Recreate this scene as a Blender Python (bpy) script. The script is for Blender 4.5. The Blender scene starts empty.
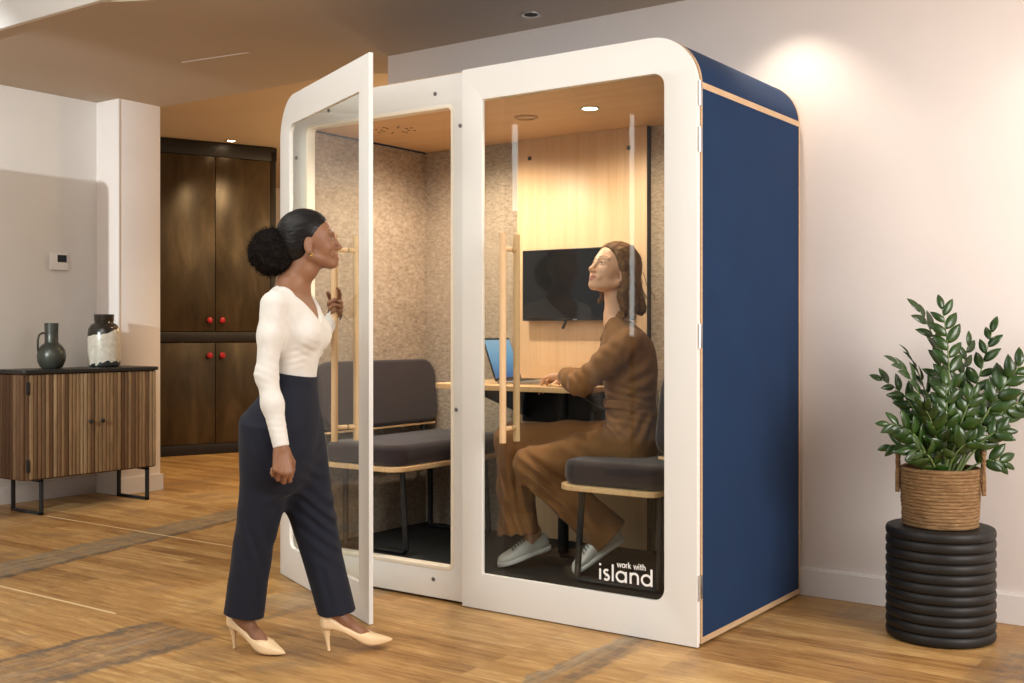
import bpy, bmesh, math, random
import numpy as np
from mathutils import Vector, Matrix, noise as mnoise
C = bpy.context.scene.collection
PI = math.pi
# ------------------------------------------------------------------ camera model (also used to read real positions)
FPX, HOR, CAMH, YAW = 1122.0, 331.0, 1.2, math.radians(35.35)
CR = np.array([math.cos(YAW), math.sin(YAW), 0.0])
CF = np.array([-math.sin(YAW), math.cos(YAW), 0.0])
CP = np.array([1.880, -3.8575, CAMH])
UP = np.array([0, 0, 1.0])

def at(px, py, D):
    return CP + D * (CF + CR * (px - 512) / FPX + UP * (HOR - py) / FPX)

# ------------------------------------------------------------------ node materials
class NT:
    def __init__(s, name):
        s.m = bpy.data.materials.new(name); s.m.use_nodes = True
        s.t = s.m.node_tree; s.t.nodes.clear()
        s.out = s.t.nodes.new('ShaderNodeOutputMaterial')
    def n(s, typ, **kw):
        nd = s.t.nodes.new('ShaderNode' + typ)
        for k, v in kw.items():
            if k in nd.inputs.keys(): s.set(nd.inputs[k], v)
            elif k.startswith('i') and k[1:].isdigit(): s.set(nd.inputs[int(k[1:])], v)
            else: setattr(nd, k, v)
        return nd
    def set(s, inp, v):
        if isinstance(v, bpy.types.NodeSocket): s.t.links.new(v, inp)
        elif isinstance(v, bpy.types.Node): s.t.links.new(v.outputs[0], inp)
        else:
            if inp.type == 'RGBA' and len(v) == 3: v = (*v, 1)
            inp.default_value = v
    def math(s, op, a, b=0.0, clamp=False):
        nd = s.n('Math', operation=op, use_clamp=clamp); s.set(nd.inputs[0], a); s.set(nd.inputs[1], b); return nd.outputs[0]
    def mix(s, f, a, b, mode='MIX'):
        nd = s.n('Mix', data_type='RGBA', blend_type=mode); s.set(nd.inputs[0], f); s.set(nd.inputs[6], a); s.set(nd.inputs[7], b); return nd.outputs[2]
    def ramp(s, f, stops):
        nd = s.n('ValToRGB'); e = nd.color_ramp.elements
        while len(e) < len(stops): e.new(.5)
        for k, (p, c) in zip(e, stops): k.position = p; k.color = (*c, 1) if len(c) == 3 else c
        s.set(nd.inputs[0], f); return nd.outputs[0]
    def coord(s, scale=(1, 1, 1), kind='Object', rot=(0, 0, 0), loc=(0, 0, 0)):
        tc = s.n('TexCoord'); mp = s.n('Mapping'); s.set(mp.inputs[0], tc.outputs[kind])
        mp.inputs[1].default_value = loc; mp.inputs[2].default_value = rot; mp.inputs[3].default_value = scale; return mp.outputs[0]
    def noise(s, vec, scale=5, detail=4, rough=.55, dist=0):
        nd = s.n('TexNoise'); s.set(nd.inputs['Vector'], vec); nd.inputs['Scale'].default_value = scale
        nd.inputs['Detail'].default_value = detail; nd.inputs['Roughness'].default_value = rough; nd.inputs['Distortion'].default_value = dist
        return nd.outputs[0]
    def bsdf(s, color, rough=.5, metal=0, spec=.5, bump=None, bstr=.2, bdist=.01, **kw):
        b = s.n('BsdfPrincipled'); s.set(b.inputs['Base Color'], color); s.set(b.inputs['Roughness'], rough)
        s.set(b.inputs['Metallic'], metal); s.set(b.inputs['Specular IOR Level'], spec)
        for k, v in kw.items(): s.set(b.inputs[k], v)
        if bump is not None:
            bp = s.n('Bump'); s.set(bp.inputs['Height'], bump); bp.inputs['Strength'].default_value = bstr; bp.inputs['Distance'].default_value = bdist
            s.t.links.new(bp.outputs[0], b.inputs['Normal'])
        s.t.links.new(b.outputs[0], s.out.inputs[0]); return s.m

def flat(name, col, rough=.5, metal=0, spec=.5, var=.06, scale=8, bstr=.05, stretch=(1, 1, 1), **kw):
    t = NT(name); v = t.noise(t.coord(stretch), scale, 5)
    c = t.ramp(v, [(.3, tuple(x * (1 - var) for x in col)), (.7, tuple(min(1, x * (1 + var)) for x in col))])
    return t.bsdf(c, rough, metal, spec, bump=v, bstr=bstr, bdist=.004, **kw)

def wood(name, c0, c1, c2, stretch=(12, 12, .7), scale=3, rough=.45, spec=.35, fine=.35):
    t = NT(name); co = t.coord(stretch); a = t.noise(co, scale, 6, .6, .6); f = t.noise(co, scale * 7, 4, .6)
    v = t.math('ADD', t.math('MULTIPLY', a, 1 - fine), t.math('MULTIPLY', f, fine))
    c = t.ramp(v, [(.32, c0), (.5, c1), (.68, c2)])
    return t.bsdf(c, rough, 0, spec, bump=f, bstr=.06, bdist=.003)

def fabric(name, col, var=.25, scale=260, rough=.95, big=.08, bstr=.25, sheen=.2):
    t = NT(name); co = t.coord(); f = t.noise(co, scale, 3, .6); b = t.noise(co, 4, 4)
    c = t.ramp(f, [(.3, tuple(x * (1 - var) for x in col)), (.7, tuple(min(1, x * (1 + var)) for x in col))])
    c = t.mix(1.0, c, t.ramp(b, [(.3, (1 - big,) * 3), (.7, (1 + 0 * big,) * 3)]), 'MULTIPLY')
    m = t.bsdf(c, rough, 0, .2, bump=f, bstr=bstr, bdist=.002)
    m.node_tree.nodes['Principled BSDF'].inputs['Sheen Weight'].default_value = sheen
    return m

def emit(name, col, s):
    t = NT(name); e = t.n('Emission', Color=col, Strength=s); t.t.links.new(e.outputs[0], t.out.inputs[0]); return t.m

def glass_mat(name, tint=(.93, .95, .94)):
    t = NT(name); tr = t.n('BsdfTransparent', Color=tint); gl = t.n('BsdfGlossy', Color=(1, 1, 1), Roughness=.02)
    fr = t.n('Fresnel', IOR=1.45); ge = t.n('NewGeometry'); mx = t.n('MixShader')
    t.set(mx.inputs[0], t.math('MULTIPLY', fr.outputs[0], t.math('SUBTRACT', 1, ge.outputs['Backfacing'])))
    t.t.links.new(tr.outputs[0], mx.inputs[1]); t.t.links.new(gl.outputs[0], mx.inputs[2]); t.t.links.new(mx.outputs[0], t.out.inputs[0])
    return t.m

# ------------------------------------------------------------------ objects
def link(name, data, parent=None, loc=None, **props):
    o = bpy.data.objects.new(name, data); C.objects.link(o)
    if parent is not None: o.parent = parent
    if loc is not None: o.location = loc
    for k, v in props.items(): o[k] = v
    return o
def tag(o, label, cat, group=None):
    o['label'] = label; o['category'] = cat
    if group: o['group'] = group
    return o
def thing(name, label, cat, loc=(0, 0, 0), rz=0, group=None):
    o = link(name, None, loc=loc); o.rotation_euler = (0, 0, rz); o.empty_display_size = .1
    return tag(o, label, cat, group)

class MB:
    """Collects shapes into one mesh."""
    def __init__(s): s.b = bmesh.new()
    def _add(s, verts, faces, mi=0):
        vs = [s.b.verts.new(v) for v in verts]; out = []
        for f in faces:
            try: fc = s.b.faces.new([vs[i] for i in f]); fc.material_index = mi; out.append(fc)
            except ValueError: pass
        return vs, out
    def box(s, lo, hi, mi=0, bev=0, seg=2, M=None):
        x0, y0, z0 = lo; x1, y1, z1 = hi
        v = [(x0, y0, z0), (x1, y0, z0), (x1, y1, z0), (x0, y1, z0), (x0, y0, z1), (x1, y0, z1), (x1, y1, z1), (x0, y1, z1)]
        if M is not None: v = [M @ Vector(p) for p in v]
        vs, fs = s._add(v, [(0, 3, 2, 1), (4, 5, 6, 7), (0, 1, 5, 4), (1, 2, 6, 5), (2, 3, 7, 6), (3, 0, 4, 7)], mi)
        if bev:
            es = list({e for f in fs for e in f.edges})
            r = bmesh.ops.bevel(s.b, geom=es, offset=bev, segments=seg, profile=.5, affect='EDGES', clamp_overlap=True)
            for f in r['faces']: f.material_index = mi
        return s
    def tube(s, path, r, seg=10, mi=0, cap=True, closed=False):
        P = [Vector(p) for p in path]; n = len(P); rs = r if hasattr(r, '__len__') else [r] * n
        T = []
        for i in range(n):
            a = P[i - 1] if (i > 0 or closed) else P[i]; b = P[(i + 1) % n] if (i < n - 1 or closed) else P[i]
            T.append((b - a).normalized() if (b - a).length > 1e-9 else Vector((0, 0, 1)))
        ref = Vector((0, 0, 1)) if abs(T[0].z) < .9 else Vector((1, 0, 0))
        u = T[0].cross(ref).normalized(); rings = []
        for i in range(n):
            u = (u - T[i] * u.dot(T[i])).normalized(); w = T[i].cross(u)
            rings.append([s.b.verts.new(P[i] + (u * math.cos(2 * PI * k / seg) + w * math.sin(2 * PI * k / seg)) * rs[i]) for k in range(seg)])
        rng = range(n if closed else n - 1)
        for i in rng:
            A, B = rings[i], rings[(i + 1) % n]
            for k in range(seg):
                f = s.b.faces.new((A[k], A[(k + 1) % seg], B[(k + 1) % seg], B[k])); f.material_index = mi
        if cap and not closed:
            f = s.b.faces.new(rings[0][::-1]); f.material_index = mi
            f = s.b.faces.new(rings[-1]); f.material_index = mi
        return s
    def lathe(s, prof, c=(0, 0, 0), seg=32, mi=0, mis=None, sx=1, sy=1):
        rings = []
        for r, z in prof:
            if r < 1e-6: rings.append([s.b.verts.new((c[0], c[1], c[2] + z))])
            else: rings.append([s.b.verts.new((c[0] + sx * r * math.cos(2 * PI * k / seg), c[1] + sy * r * math.sin(2 * PI * k / seg), c[2] + z)) for k in range(seg)])
        for i in range(len(rings) - 1):
            A, B = rings[i], rings[i + 1]; m = mis[i] if mis else mi
            for k in range(seg):
                k2 = (k + 1) % seg
                v = [A[0], B[k2], B[k]] if len(A) == 1 else ([A[k], A[k2], B[0]] if len(B) == 1 else [A[k], A[k2], B[k2], B[k]])
                if len(A) == 1 and len(B) == 1: continue
                f = s.b.faces.new(v); f.material_index = m
        return s
    def prism(s, loops, y0, y1, M=None, bev=0, mi=0, res=3):
        """2-D outline loops (x,z) (first the outside, then holes) made solid between y0 and y1."""
        cu = bpy.data.curves.new('t', 'CURVE'); cu.dimensions = '2D'; cu.fill_mode = 'BOTH'
        cu.extrude = (y1 - y0) / 2 - bev; cu.bevel_depth = bev; cu.bevel_resolution = res; cu.offset = -bev
        for lp in loops:
            sp = cu.splines.new('POLY'); sp.points.add(len(lp) - 1); sp.use_cyclic_u = True
            for p, q in zip(sp.points, lp): p.co = (q[0], q[1], 0, 1)
        o = bpy.data.objects.new('t', cu); C.objects.link(o)
        dg = bpy.context.evaluated_depsgraph_get(); me = bpy.data.meshes.new_from_object(o.evaluated_get(dg))
        X = Matrix(((1, 0, 0, 0), (0, 0, 1, (y0 + y1) / 2), (0, 1, 0, 0), (0, 0, 0, 1)))
        me.transform((M or Matrix()) @ X)
        k = len(s.b.faces); s.b.from_mesh(me); s.b.faces.ensure_lookup_table()
        for f in s.b.faces[k:]: f.material_index = mi
        bpy.data.objects.remove(o); bpy.data.curves.remove(cu); bpy.data.meshes.remove(me)
        return s
    def ico(s, c, r, sub=2, mi=0, sc=(1, 1, 1)):
        k = len(s.b.faces)
        bmesh.ops.create_icosphere(s.b, subdivisions=sub, radius=1, matrix=Matrix.Translation(c) @ Matrix.Diagonal((r * sc[0], r * sc[1], r * sc[2], 1)))
        s.b.faces.ensure_lookup_table()
        for f in s.b.faces[k:]: f.material_index = mi
        return s
    def build(s, name, mats, parent=None, smooth=True, angle=35, **props):
        bmesh.ops.remove_doubles(s.b, verts=s.b.verts, dist=1e-6)
        bmesh.ops.recalc_face_normals(s.b, faces=s.b.faces)
        me = bpy.data.meshes.new(name); s.b.to_mesh(me); s.b.free()
        for m in (mats if isinstance(mats, (list, tuple)) else [mats]): me.materials.append(m)
        if smooth:
            for p in me.polygons: p.use_smooth = True
            me.set_sharp_from_angle(angle=math.radians(angle))
        return link(name, me, parent, **props)

def rrect(x0, z0, x1, z1, r, n=10):
    """rounded rectangle outline; r = one radius or (bl, br, tr, tl)"""
    r = r if hasattr(r, '__len__') else (r,) * 4; out = []
    for (cx, cz, sx, sz, a0, rr) in ((x0, z0, 1, 1, PI, r[0]), (x1, z0, -1, 1, 1.5 * PI, r[1]), (x1, z1, -1, -1, 0, r[2]), (x0, z1, 1, -1, .5 * PI, r[3])):
        if rr < 1e-4: out.append((cx, cz)); continue
        for k in range(n + 1):
            a = a0 + .5 * PI * k / n; out.append((cx + sx * rr + rr * math.cos(a), cz + sz * rr + rr * math.sin(a)))
    return out
# ------------------------------------------------------------------ materials
M = {}
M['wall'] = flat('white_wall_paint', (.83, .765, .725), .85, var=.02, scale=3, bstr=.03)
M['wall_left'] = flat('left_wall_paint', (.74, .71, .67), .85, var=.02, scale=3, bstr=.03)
M['base'] = flat('baseboard_paint', (.80, .76, .73), .5, var=.01)
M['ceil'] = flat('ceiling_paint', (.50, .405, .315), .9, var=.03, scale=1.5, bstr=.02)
M['ceil_far'] = flat('far_ceiling_warm_lit', (.60, .46, .32), .9, var=.03, scale=1.5, bstr=.02)  # warmer, lighter ceiling colour: the far room's warm light is painted in
M['door'] = flat('door_white_lacquer', (.80, .79, .755), .42, var=.012, scale=2, bstr=.01)
M['frame'] = flat('frame_white_lacquer', (.78, .77, .74), .45, var=.012, scale=2, bstr=.01)
M['seal'] = flat('cream_seal', (.85, .78, .65), .5, var=.02)
M['ply'] = wood('plywood_edge', (.46, .30, .17), (.56, .38, .22), (.63, .44, .27), (3, 3, 30))
M['blue'] = fabric('blue_felt', (.0065, .0285, .085), .3, 330, .95, .12, .25, .05)
t = NT('grey_brown_felt'); co = t.coord((1, 1, 2.2)); a = t.noise(co, 34, 8, .74, .35); b = t.noise(co, 3.0, 4)
c = t.ramp(a, [(.34, (.20, .15, .11)), (.5, (.38, .305, .235)), (.66, (.56, .465, .365))])
c = t.mix(.3, c, t.ramp(b, [(.3, (.22, .175, .13)), (.7, (.42, .34, .26))]))
M['felt'] = t.bsdf(c, .98, 0, .1, bump=a, bstr=.5, bdist=.006)
M['oak'] = wood('light_oak_panel', (.60, .40, .235), (.67, .46, .28), (.72, .51, .32), (9, 9, .35), 2.5, .4)
M['oakbar'] = wood('oak_handle', (.60, .38, .19), (.70, .47, .25), (.76, .54, .31), (8, 8, .6), 4, .42)
M['plyceil'] = wood('plywood_ceiling', (.62, .39, .20), (.70, .46, .25), (.75, .51, .29), (.5, 9, 9), 2.5, .45)
M['carpet'] = fabric('dark_grey_carpet', (.035, .036, .035), .45, 300, 1, .2, .4, 0)
M['steel'] = flat('brushed_steel', (.62, .62, .60), .32, 1, var=.05)
M['screw'] = flat('grey_screw_cap', (.20, .20, .20), .4, .8)
M['black'] = flat('black_steel', (.012, .012, .013), .45, 0, .4, var=.1)
M['glass'] = glass_mat('clear_glass')
M['letters'] = flat('white_vinyl', (.9, .9, .88), .6, var=0)
M['seatfab'] = fabric('charcoal_fabric', (.034, .024, .027), .35, 350, .95, .1, .3, .25)
M['lamp'] = emit('warm_lamp', (1, .78, .5), 30)
M['lampring'] = flat('lamp_ring_white', (.8, .78, .72), .4)
M['darkhole'] = flat('dark_recess', (.05, .035, .025), .9)
M['screen'] = flat('tv_black_glass', (.006, .006, .007), .08, 0, .5, var=.02, bstr=0)
M['bezel'] = flat('tv_bezel', (.012, .012, .012), .35)

# floor: narrow worn boards along X, old machine tracks, patched strips, a painted shadow band
t = NT('worn_maple_boards'); tc = t.n('TexCoord'); pos = tc.outputs['Object']
br = t.n('TexBrick'); t.set(br.inputs['Vector'], pos)
br.inputs['Scale'].default_value = 1; br.inputs['Brick Width'].default_value = 1.45; br.inputs['Row Height'].default_value = .095
br.inputs['Mortar Size'].default_value = .0012; br.inputs['Mortar Smooth'].default_value = .35; br.inputs['Bias'].default_value = 0
br.offset = .37; br.inputs['Color1'].default_value = (0, 0, 0, 1); br.inputs['Color2'].default_value = (1, 1, 1, 1); br.inputs['Mortar'].default_value = (.3, .3, .3, 1)
sx = t.n('Mapping'); t.set(sx.inputs[0], pos); sx.inputs[3].default_value = (1.1, 11, 1)
g = t.noise(sx.outputs[0], 3.4, 8, .66, .8); g2 = t.noise(sx.outputs[0], 14, 5, .6)
v = t.math('ADD', t.math('MULTIPLY', g, .56), t.math('ADD', t.math('MULTIPLY', br.outputs['Color'], .16), t.math('MULTIPLY', g2, .28)))
col = t.ramp(v, [(.32, (.15, .066, .020)), (.43, (.31, .160, .050)), (.56, (.45, .260, .092)), (.69, (.63, .42, .19))])
big = t.noise(pos, 1.1, 5, .6, .5)
col = t.mix(t.ramp(big, [(.52, (0, 0, 0)), (.72, (.5, .5, .5))]), col, (.66, .45, .20))
st = t.noise(pos, 2.3, 6, .62, .3)
col = t.mix(t.ramp(st, [(.56, (0, 0, 0)), (.72, (.55, .55, .55))]), col, (.16, .105, .065))
sep = t.n('SeparateXYZ'); t.set(sep.inputs[0], pos); X, Y = sep.outputs[0], sep.outputs[1]
wob = t.math('MULTIPLY', t.math('SUBTRACT', t.noise(pos, 9, 6, .65), .5), .13)
worn = t.ramp(t.noise(pos, 13, 6, .7), [(.36, (.35,) * 3), (.58, (1,) * 3)])
def rect(x0, x1, y0, y1, soft=.03, skew=0.0, w=1.0):
    xx = t.math('ADD', t.math('SUBTRACT', X, t.math('MULTIPLY', t.math('SUBTRACT', Y, y0), skew)), t.math('MULTIPLY', wob, w)); yy = t.math('ADD', Y, t.math('MULTIPLY', wob, w))
    def ss(a, lo, hi):
        nd = t.n('MapRange', interpolation_type='SMOOTHSTEP'); t.set(nd.inputs[0], a); nd.inputs[1].default_value = lo; nd.inputs[2].default_value = hi; return nd.outputs[0]
    return t.math('MULTIPLY', t.math('MULTIPLY', ss(xx, x0 - soft, x0 + soft), t.math('SUBTRACT', 1, ss(xx, x1 - soft, x1 + soft))),
                  t.math('MULTIPLY', ss(yy, y0 - soft, y0 + soft), t.math('SUBTRACT', 1, ss(yy, y1 - soft, y1 + soft))))
ny = t.n('Mapping'); t.set(ny.inputs[0], pos); ny.inputs[3].default_value = (14, 1.2, 1)
gy = t.noise(ny.outputs[0], 2.5, 6, .65, .4)
greyb = t.ramp(gy, [(.3, (.13, .105, .075)), (.5, (.25, .205, .14)), (.7, (.38, .32, .22))])
brnb = t.ramp(gy, [(.3, (.11, .065, .035)), (.5, (.22, .135, .070)), (.7, (.34, .24, .14))])
drk = t.ramp(gy, [(.3, (.05, .042, .035)), (.7, (.15, .12, .09))])
for (x0, x1, y0, y1, soft, skew, c, k) in (
        (-3.50, -3.22, -1.3, 1.4, .02, -.21, greyb, .95), (-3.235, -3.185, -1.3, 1.3, .015, -.21, drk, .9),
        (-2.01, -1.62, -2.6, -.93, .012, 0, brnb, .95), (-2.02, -1.97, -2.6, -.95, .012, 0, drk, .8), (-1.66, -1.60, -2.6, -1.0, .02, 0, drk, .8), (-1.80, -1.78, -2.6, -.9, .008, 0, greyb, .6),
        (-2.02, -1.74, -.55, .1, .03, .35, greyb, .55), (-1.72, -1.66, -.85, .0, .02, .05, drk, .6),
        (-.36, -.29, -2.2, .3, .008, .02, greyb, .9), (-.19, -.13, -.9, .3, .02, -.1, drk, .8), (-.29, -.17, -1.0, .3, .02, 0, brnb, .6),
        (.25, .62, .80, 1.02, .08, 0, greyb, .7), (.93, 1.25, .1, .7, .08, 0, drk, .7), (-4.75, -4.35, -.6, 2.6, .14, -.3, brnb, .40)):  # last entry: soft brown band painting the floor shadow near the sideboard
    col = t.mix(t.math('MULTIPLY', t.math('MULTIPLY', rect(x0, x1, y0, y1, soft, skew), worn), k), col, c)
for (x0, x1, y, hw) in ((-4.80, -2.7, .335, .008), (-3.35, -2.25, -.945, .008)):
    col = t.mix(t.math('MULTIPLY', rect(x0, x1, y - hw, y + hw, .003, 0, .03), .85), col, (.80, .62, .36))
col = t.mix(t.math('MULTIPLY', br.outputs['Fac'], .45), col, (.12, .07, .03))
M['floor'] = t.bsdf(col, t.ramp(g2, [(.3, (.36,) * 3), (.7, (.52,) * 3)]), 0, .4, bump=v, bstr=.12, bdist=.006)
# ------------------------------------------------------------------ the room
def struct(name, mb, m, **kw):
    o = mb.build(name, m, **kw); o['kind'] = 'structure'; return o
YW = 1.085          # face of the long white wall
struct('floor', MB().box((-9, -7, -.1), (5, 8, 0)), M['floor'])
# white wall behind the pod, from its free end (left) to beyond the frame
struct('wall_back', MB().box((-2.52, YW, 0), (4.5, YW + .14, 3.4), bev=.004), M['wall'])
b = MB(); b.box((-2.52, YW - .016, 0), (4.5, YW - .001, .118)); b.box((-2.52, YW - .010, .118), (4.5, YW - .001, .126))
struct('baseboard_back', b, M['base'])
# left wall and the pier that ends it
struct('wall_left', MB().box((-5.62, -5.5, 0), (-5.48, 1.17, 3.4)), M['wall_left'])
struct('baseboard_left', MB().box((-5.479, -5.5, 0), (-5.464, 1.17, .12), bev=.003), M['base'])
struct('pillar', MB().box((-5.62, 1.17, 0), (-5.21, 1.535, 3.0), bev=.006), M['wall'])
b = MB(); b.box((-5.214, 1.155, 0), (-5.195, 1.55, .12)); b.box((-5.48, 1.155, 0), (-5.195, 1.17, .12))
struct('baseboard_pillar', b, M['base'])
struct('trim_1', MB().box((-5.214, 1.164, .12), (-5.204, 1.176, 2.895), bev=.002), M['base'])
# lowered ceiling with a gentle fall towards the white wall, fascia above it at its front edge
b = MB(); xs = [-5.7, -4.4, -3.5, -3.3, -3.1, -2.9, -2.7, -2.55, -2.45, 4.5]
def zc(x):
    k = min(1, max(0, (x + 3.4) / .9)); k = k * k * (3 - 2 * k); return 2.9 - .09 * k
vs = []
for x in xs:
    vs.append([b.b.verts.new((x, y, zc(x) + dz)) for (y, dz) in ((-.38, 0), (1.56, 0), (1.56, .12), (-.38, .12))])
for i in range(len(xs) - 1):
    for k in range(4): b.b.faces.new((vs[i][k], vs[i][(k + 1) % 4], vs[i + 1][(k + 1) % 4], vs[i + 1][k]))
b.b.faces.new(vs[0]); b.b.faces.new(vs[-1])
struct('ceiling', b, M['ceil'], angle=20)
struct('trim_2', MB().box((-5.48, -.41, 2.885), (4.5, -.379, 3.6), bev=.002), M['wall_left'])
# ceiling of the far room, its walls
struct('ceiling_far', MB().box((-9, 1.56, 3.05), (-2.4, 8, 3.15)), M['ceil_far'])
struct('wall_far', MB().box((-9, 7.0, 0), (-2.4, 7.14, 3.05)), M['wall'])
struct('wall_far_left', MB().box((-9.1, 1.5, 0), (-9, 7.1, 3.05)), M['wall'])
# service slot in the ceiling: thin pale line
p, q = at(182, 62, 1122 * 1.7 / 269), at(249, 52, 1122 * 1.7 / 279)
struct('trim_3', MB().tube([p, q], .006, 6), M['base'])
# unseen blocker added left of the frame to shadow the left wall
b = MB(); b.prism([rrect(-5.478, 0, -4.17, 2.336, (0, 0, .05, .0), 10)], -1.96, -1.90, bev=.004)
struct('shadow_blocker', b, M['wall'])
# ------------------------------------------------------------------ the pod
PW, PH, PD = 2.26, 2.336, 1.05
pod = thing('meeting_pod', 'white fronted meeting pod with blue felt sides, standing against the white wall', 'office pod', (0, 0, 0))
RT = .2
prof_out = rrect(-PW, .012, 0, PH, (0, 0, RT, RT), 14)
prof_in = rrect(-PW + .08, .10, -.08, PH - .09, (.01, .01, .12, .12), 10)
b = MB(); b.prism([prof_out, prof_in], .045, PD - .014); b.build('shell', M['blue'], pod, angle=25)
b = MB(); b.prism([rrect(-PW - .001, .011, .001, PH + .001, (0, 0, RT, RT), 14), prof_in], .032, .045); b.prism([rrect(-PW - .001, .011, .001, PH + .001, (0, 0, RT, RT), 14), prof_in], PD - .014, PD)
for s in (0, 1):
    x0 = -.0005 if s == 0 else -PW - .0015
    b.box((x0, .04, PH - RT - .012), (x0 + .002, PD - .01, PH - RT + .012)); b.box((x0, .04, .012), (x0 + .002, PD - .01, .034))
b.build('plywood_edging', M['ply'], pod, angle=25)
# fixed white front frame with an opening behind each door
opl = rrect(-2.108, .143, -1.19, 2.2, .035, 6); opr = rrect(-1.085, .125, -.118, 2.215, .035, 6)
b = MB(); b.prism([rrect(-PW + .004, .012, -.004, PH - .004, (0, 0, RT, RT), 14), opl, opr], .024, .06, bev=.002); b.build('front_frame', M['frame'], pod, angle=40)
b = MB()
for (x0, x1, d) in ((-2.108, -1.19, 0), (-1.085, -.118, .016)):
    b.prism([rrect(x0 - .003, .140 - d, x1 + .003, 2.203 + d, .035, 6), rrect(x0 + .014, .157 - d, x1 - .014, 2.186 + d, .022, 6)], .021, .075, bev=.003)
b.build('door_seal', M['seal'], pod)
sc = None
for (x, z) in ((-1.151, 2.10), (-1.173, .854), (-1.292, 2.257), (-1.303, .093), (-1.95, 2.257), (-2.17, 2.05), (-2.17, .85), (-1.95, .093)):
    o = MB().lathe([(0, -.002), (.009, -.002), (.009, .003), (.006, .0045), (.003, .002), (0, .002)], seg=14).build('screw_cap', M['screw'], pod)
    o.rotation_euler = (PI / 2, 0, 0); o.location = (x, .0235, z)
# inside
XI0, XI1, YB, ZF, ZC = -2.16, -.10, 1.0, .13, 2.20
MB().box((XI0, .06, ZF), (XI0 - .02, YB + .02, ZC)).build('felt_wall', M['felt'], pod)
MB().box((XI1, .06, ZF), (XI1 + .02, YB + .02, ZC)).build('felt_wall', M['felt'], pod)
MB().box((XI0, YB, ZF), (XI1, YB + .02, ZC)).build('felt_wall', M['felt'], pod)
MB().box((XI0 - .02, .06, ZC), (XI1 + .02, YB + .04, ZC + .03)).build('ceiling_panel', M['plyceil'], pod)
MB().box((XI0 - .02, .06, .09), (XI1 + .02, YB + .04, ZF)).build('carpet', M['carpet'], pod)
o = MB().box((-1.512, YB - .03, ZF + .002), (-.741, YB, ZC), bev=.002).build('wall_panel', M['oak'], pod)
MB().box((-.741, YB - .028, ZF + .002), (-.734, YB, ZC - .002)).build('panel_side', M['bezel'], pod)
for x in (-1.43, -.84):
    o = MB().lathe([(0, 0), (.011, 0), (.011, .004), (.005, .004), (0, .003)], seg=14).build('panel_screw', M['darkhole'], pod)
    o.rotation_euler = (PI / 2, 0, 0); o.location = (x, YB - .03, 2.10)
b = MB(); b.lathe([(.034, 0), (.046, 0), (.046, -.006), (.033, -.004)], seg=28); ring = b.build('downlight', M['lampring'], pod); ring.location = (-.746, .449, ZC)
b = MB(); b.lathe([(0, -.002), (.034, -.002), (.034, -.0035), (0, -.0045)], seg=28); b.build('lamp_disc', M['lamp'], ring)
b = MB(); b.lathe([(0, 0), (.055, 0), (.055, -.008), (.043, -.008), (.043, -.003), (0, -.003)], seg=28); o = b.build('air_valve', M['ply'], pod); o.location = (-1.10, .457, ZC)
slot = MB().box((-.007, -.004, -.0015), (.007, .004, .001)).build('vent_slot', M['darkhole'], pod, smooth=False)
for k in range(16):
    a = 2 * PI * k / 8; r = .075 if k < 8 else .105
    o = slot
    if k: o = slot.copy(); C.objects.link(o)
    o.location = (-1.824 + r * math.cos(a), .36 + r * math.sin(a) * .8, ZC); o.rotation_euler = (0, 0, a)

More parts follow.
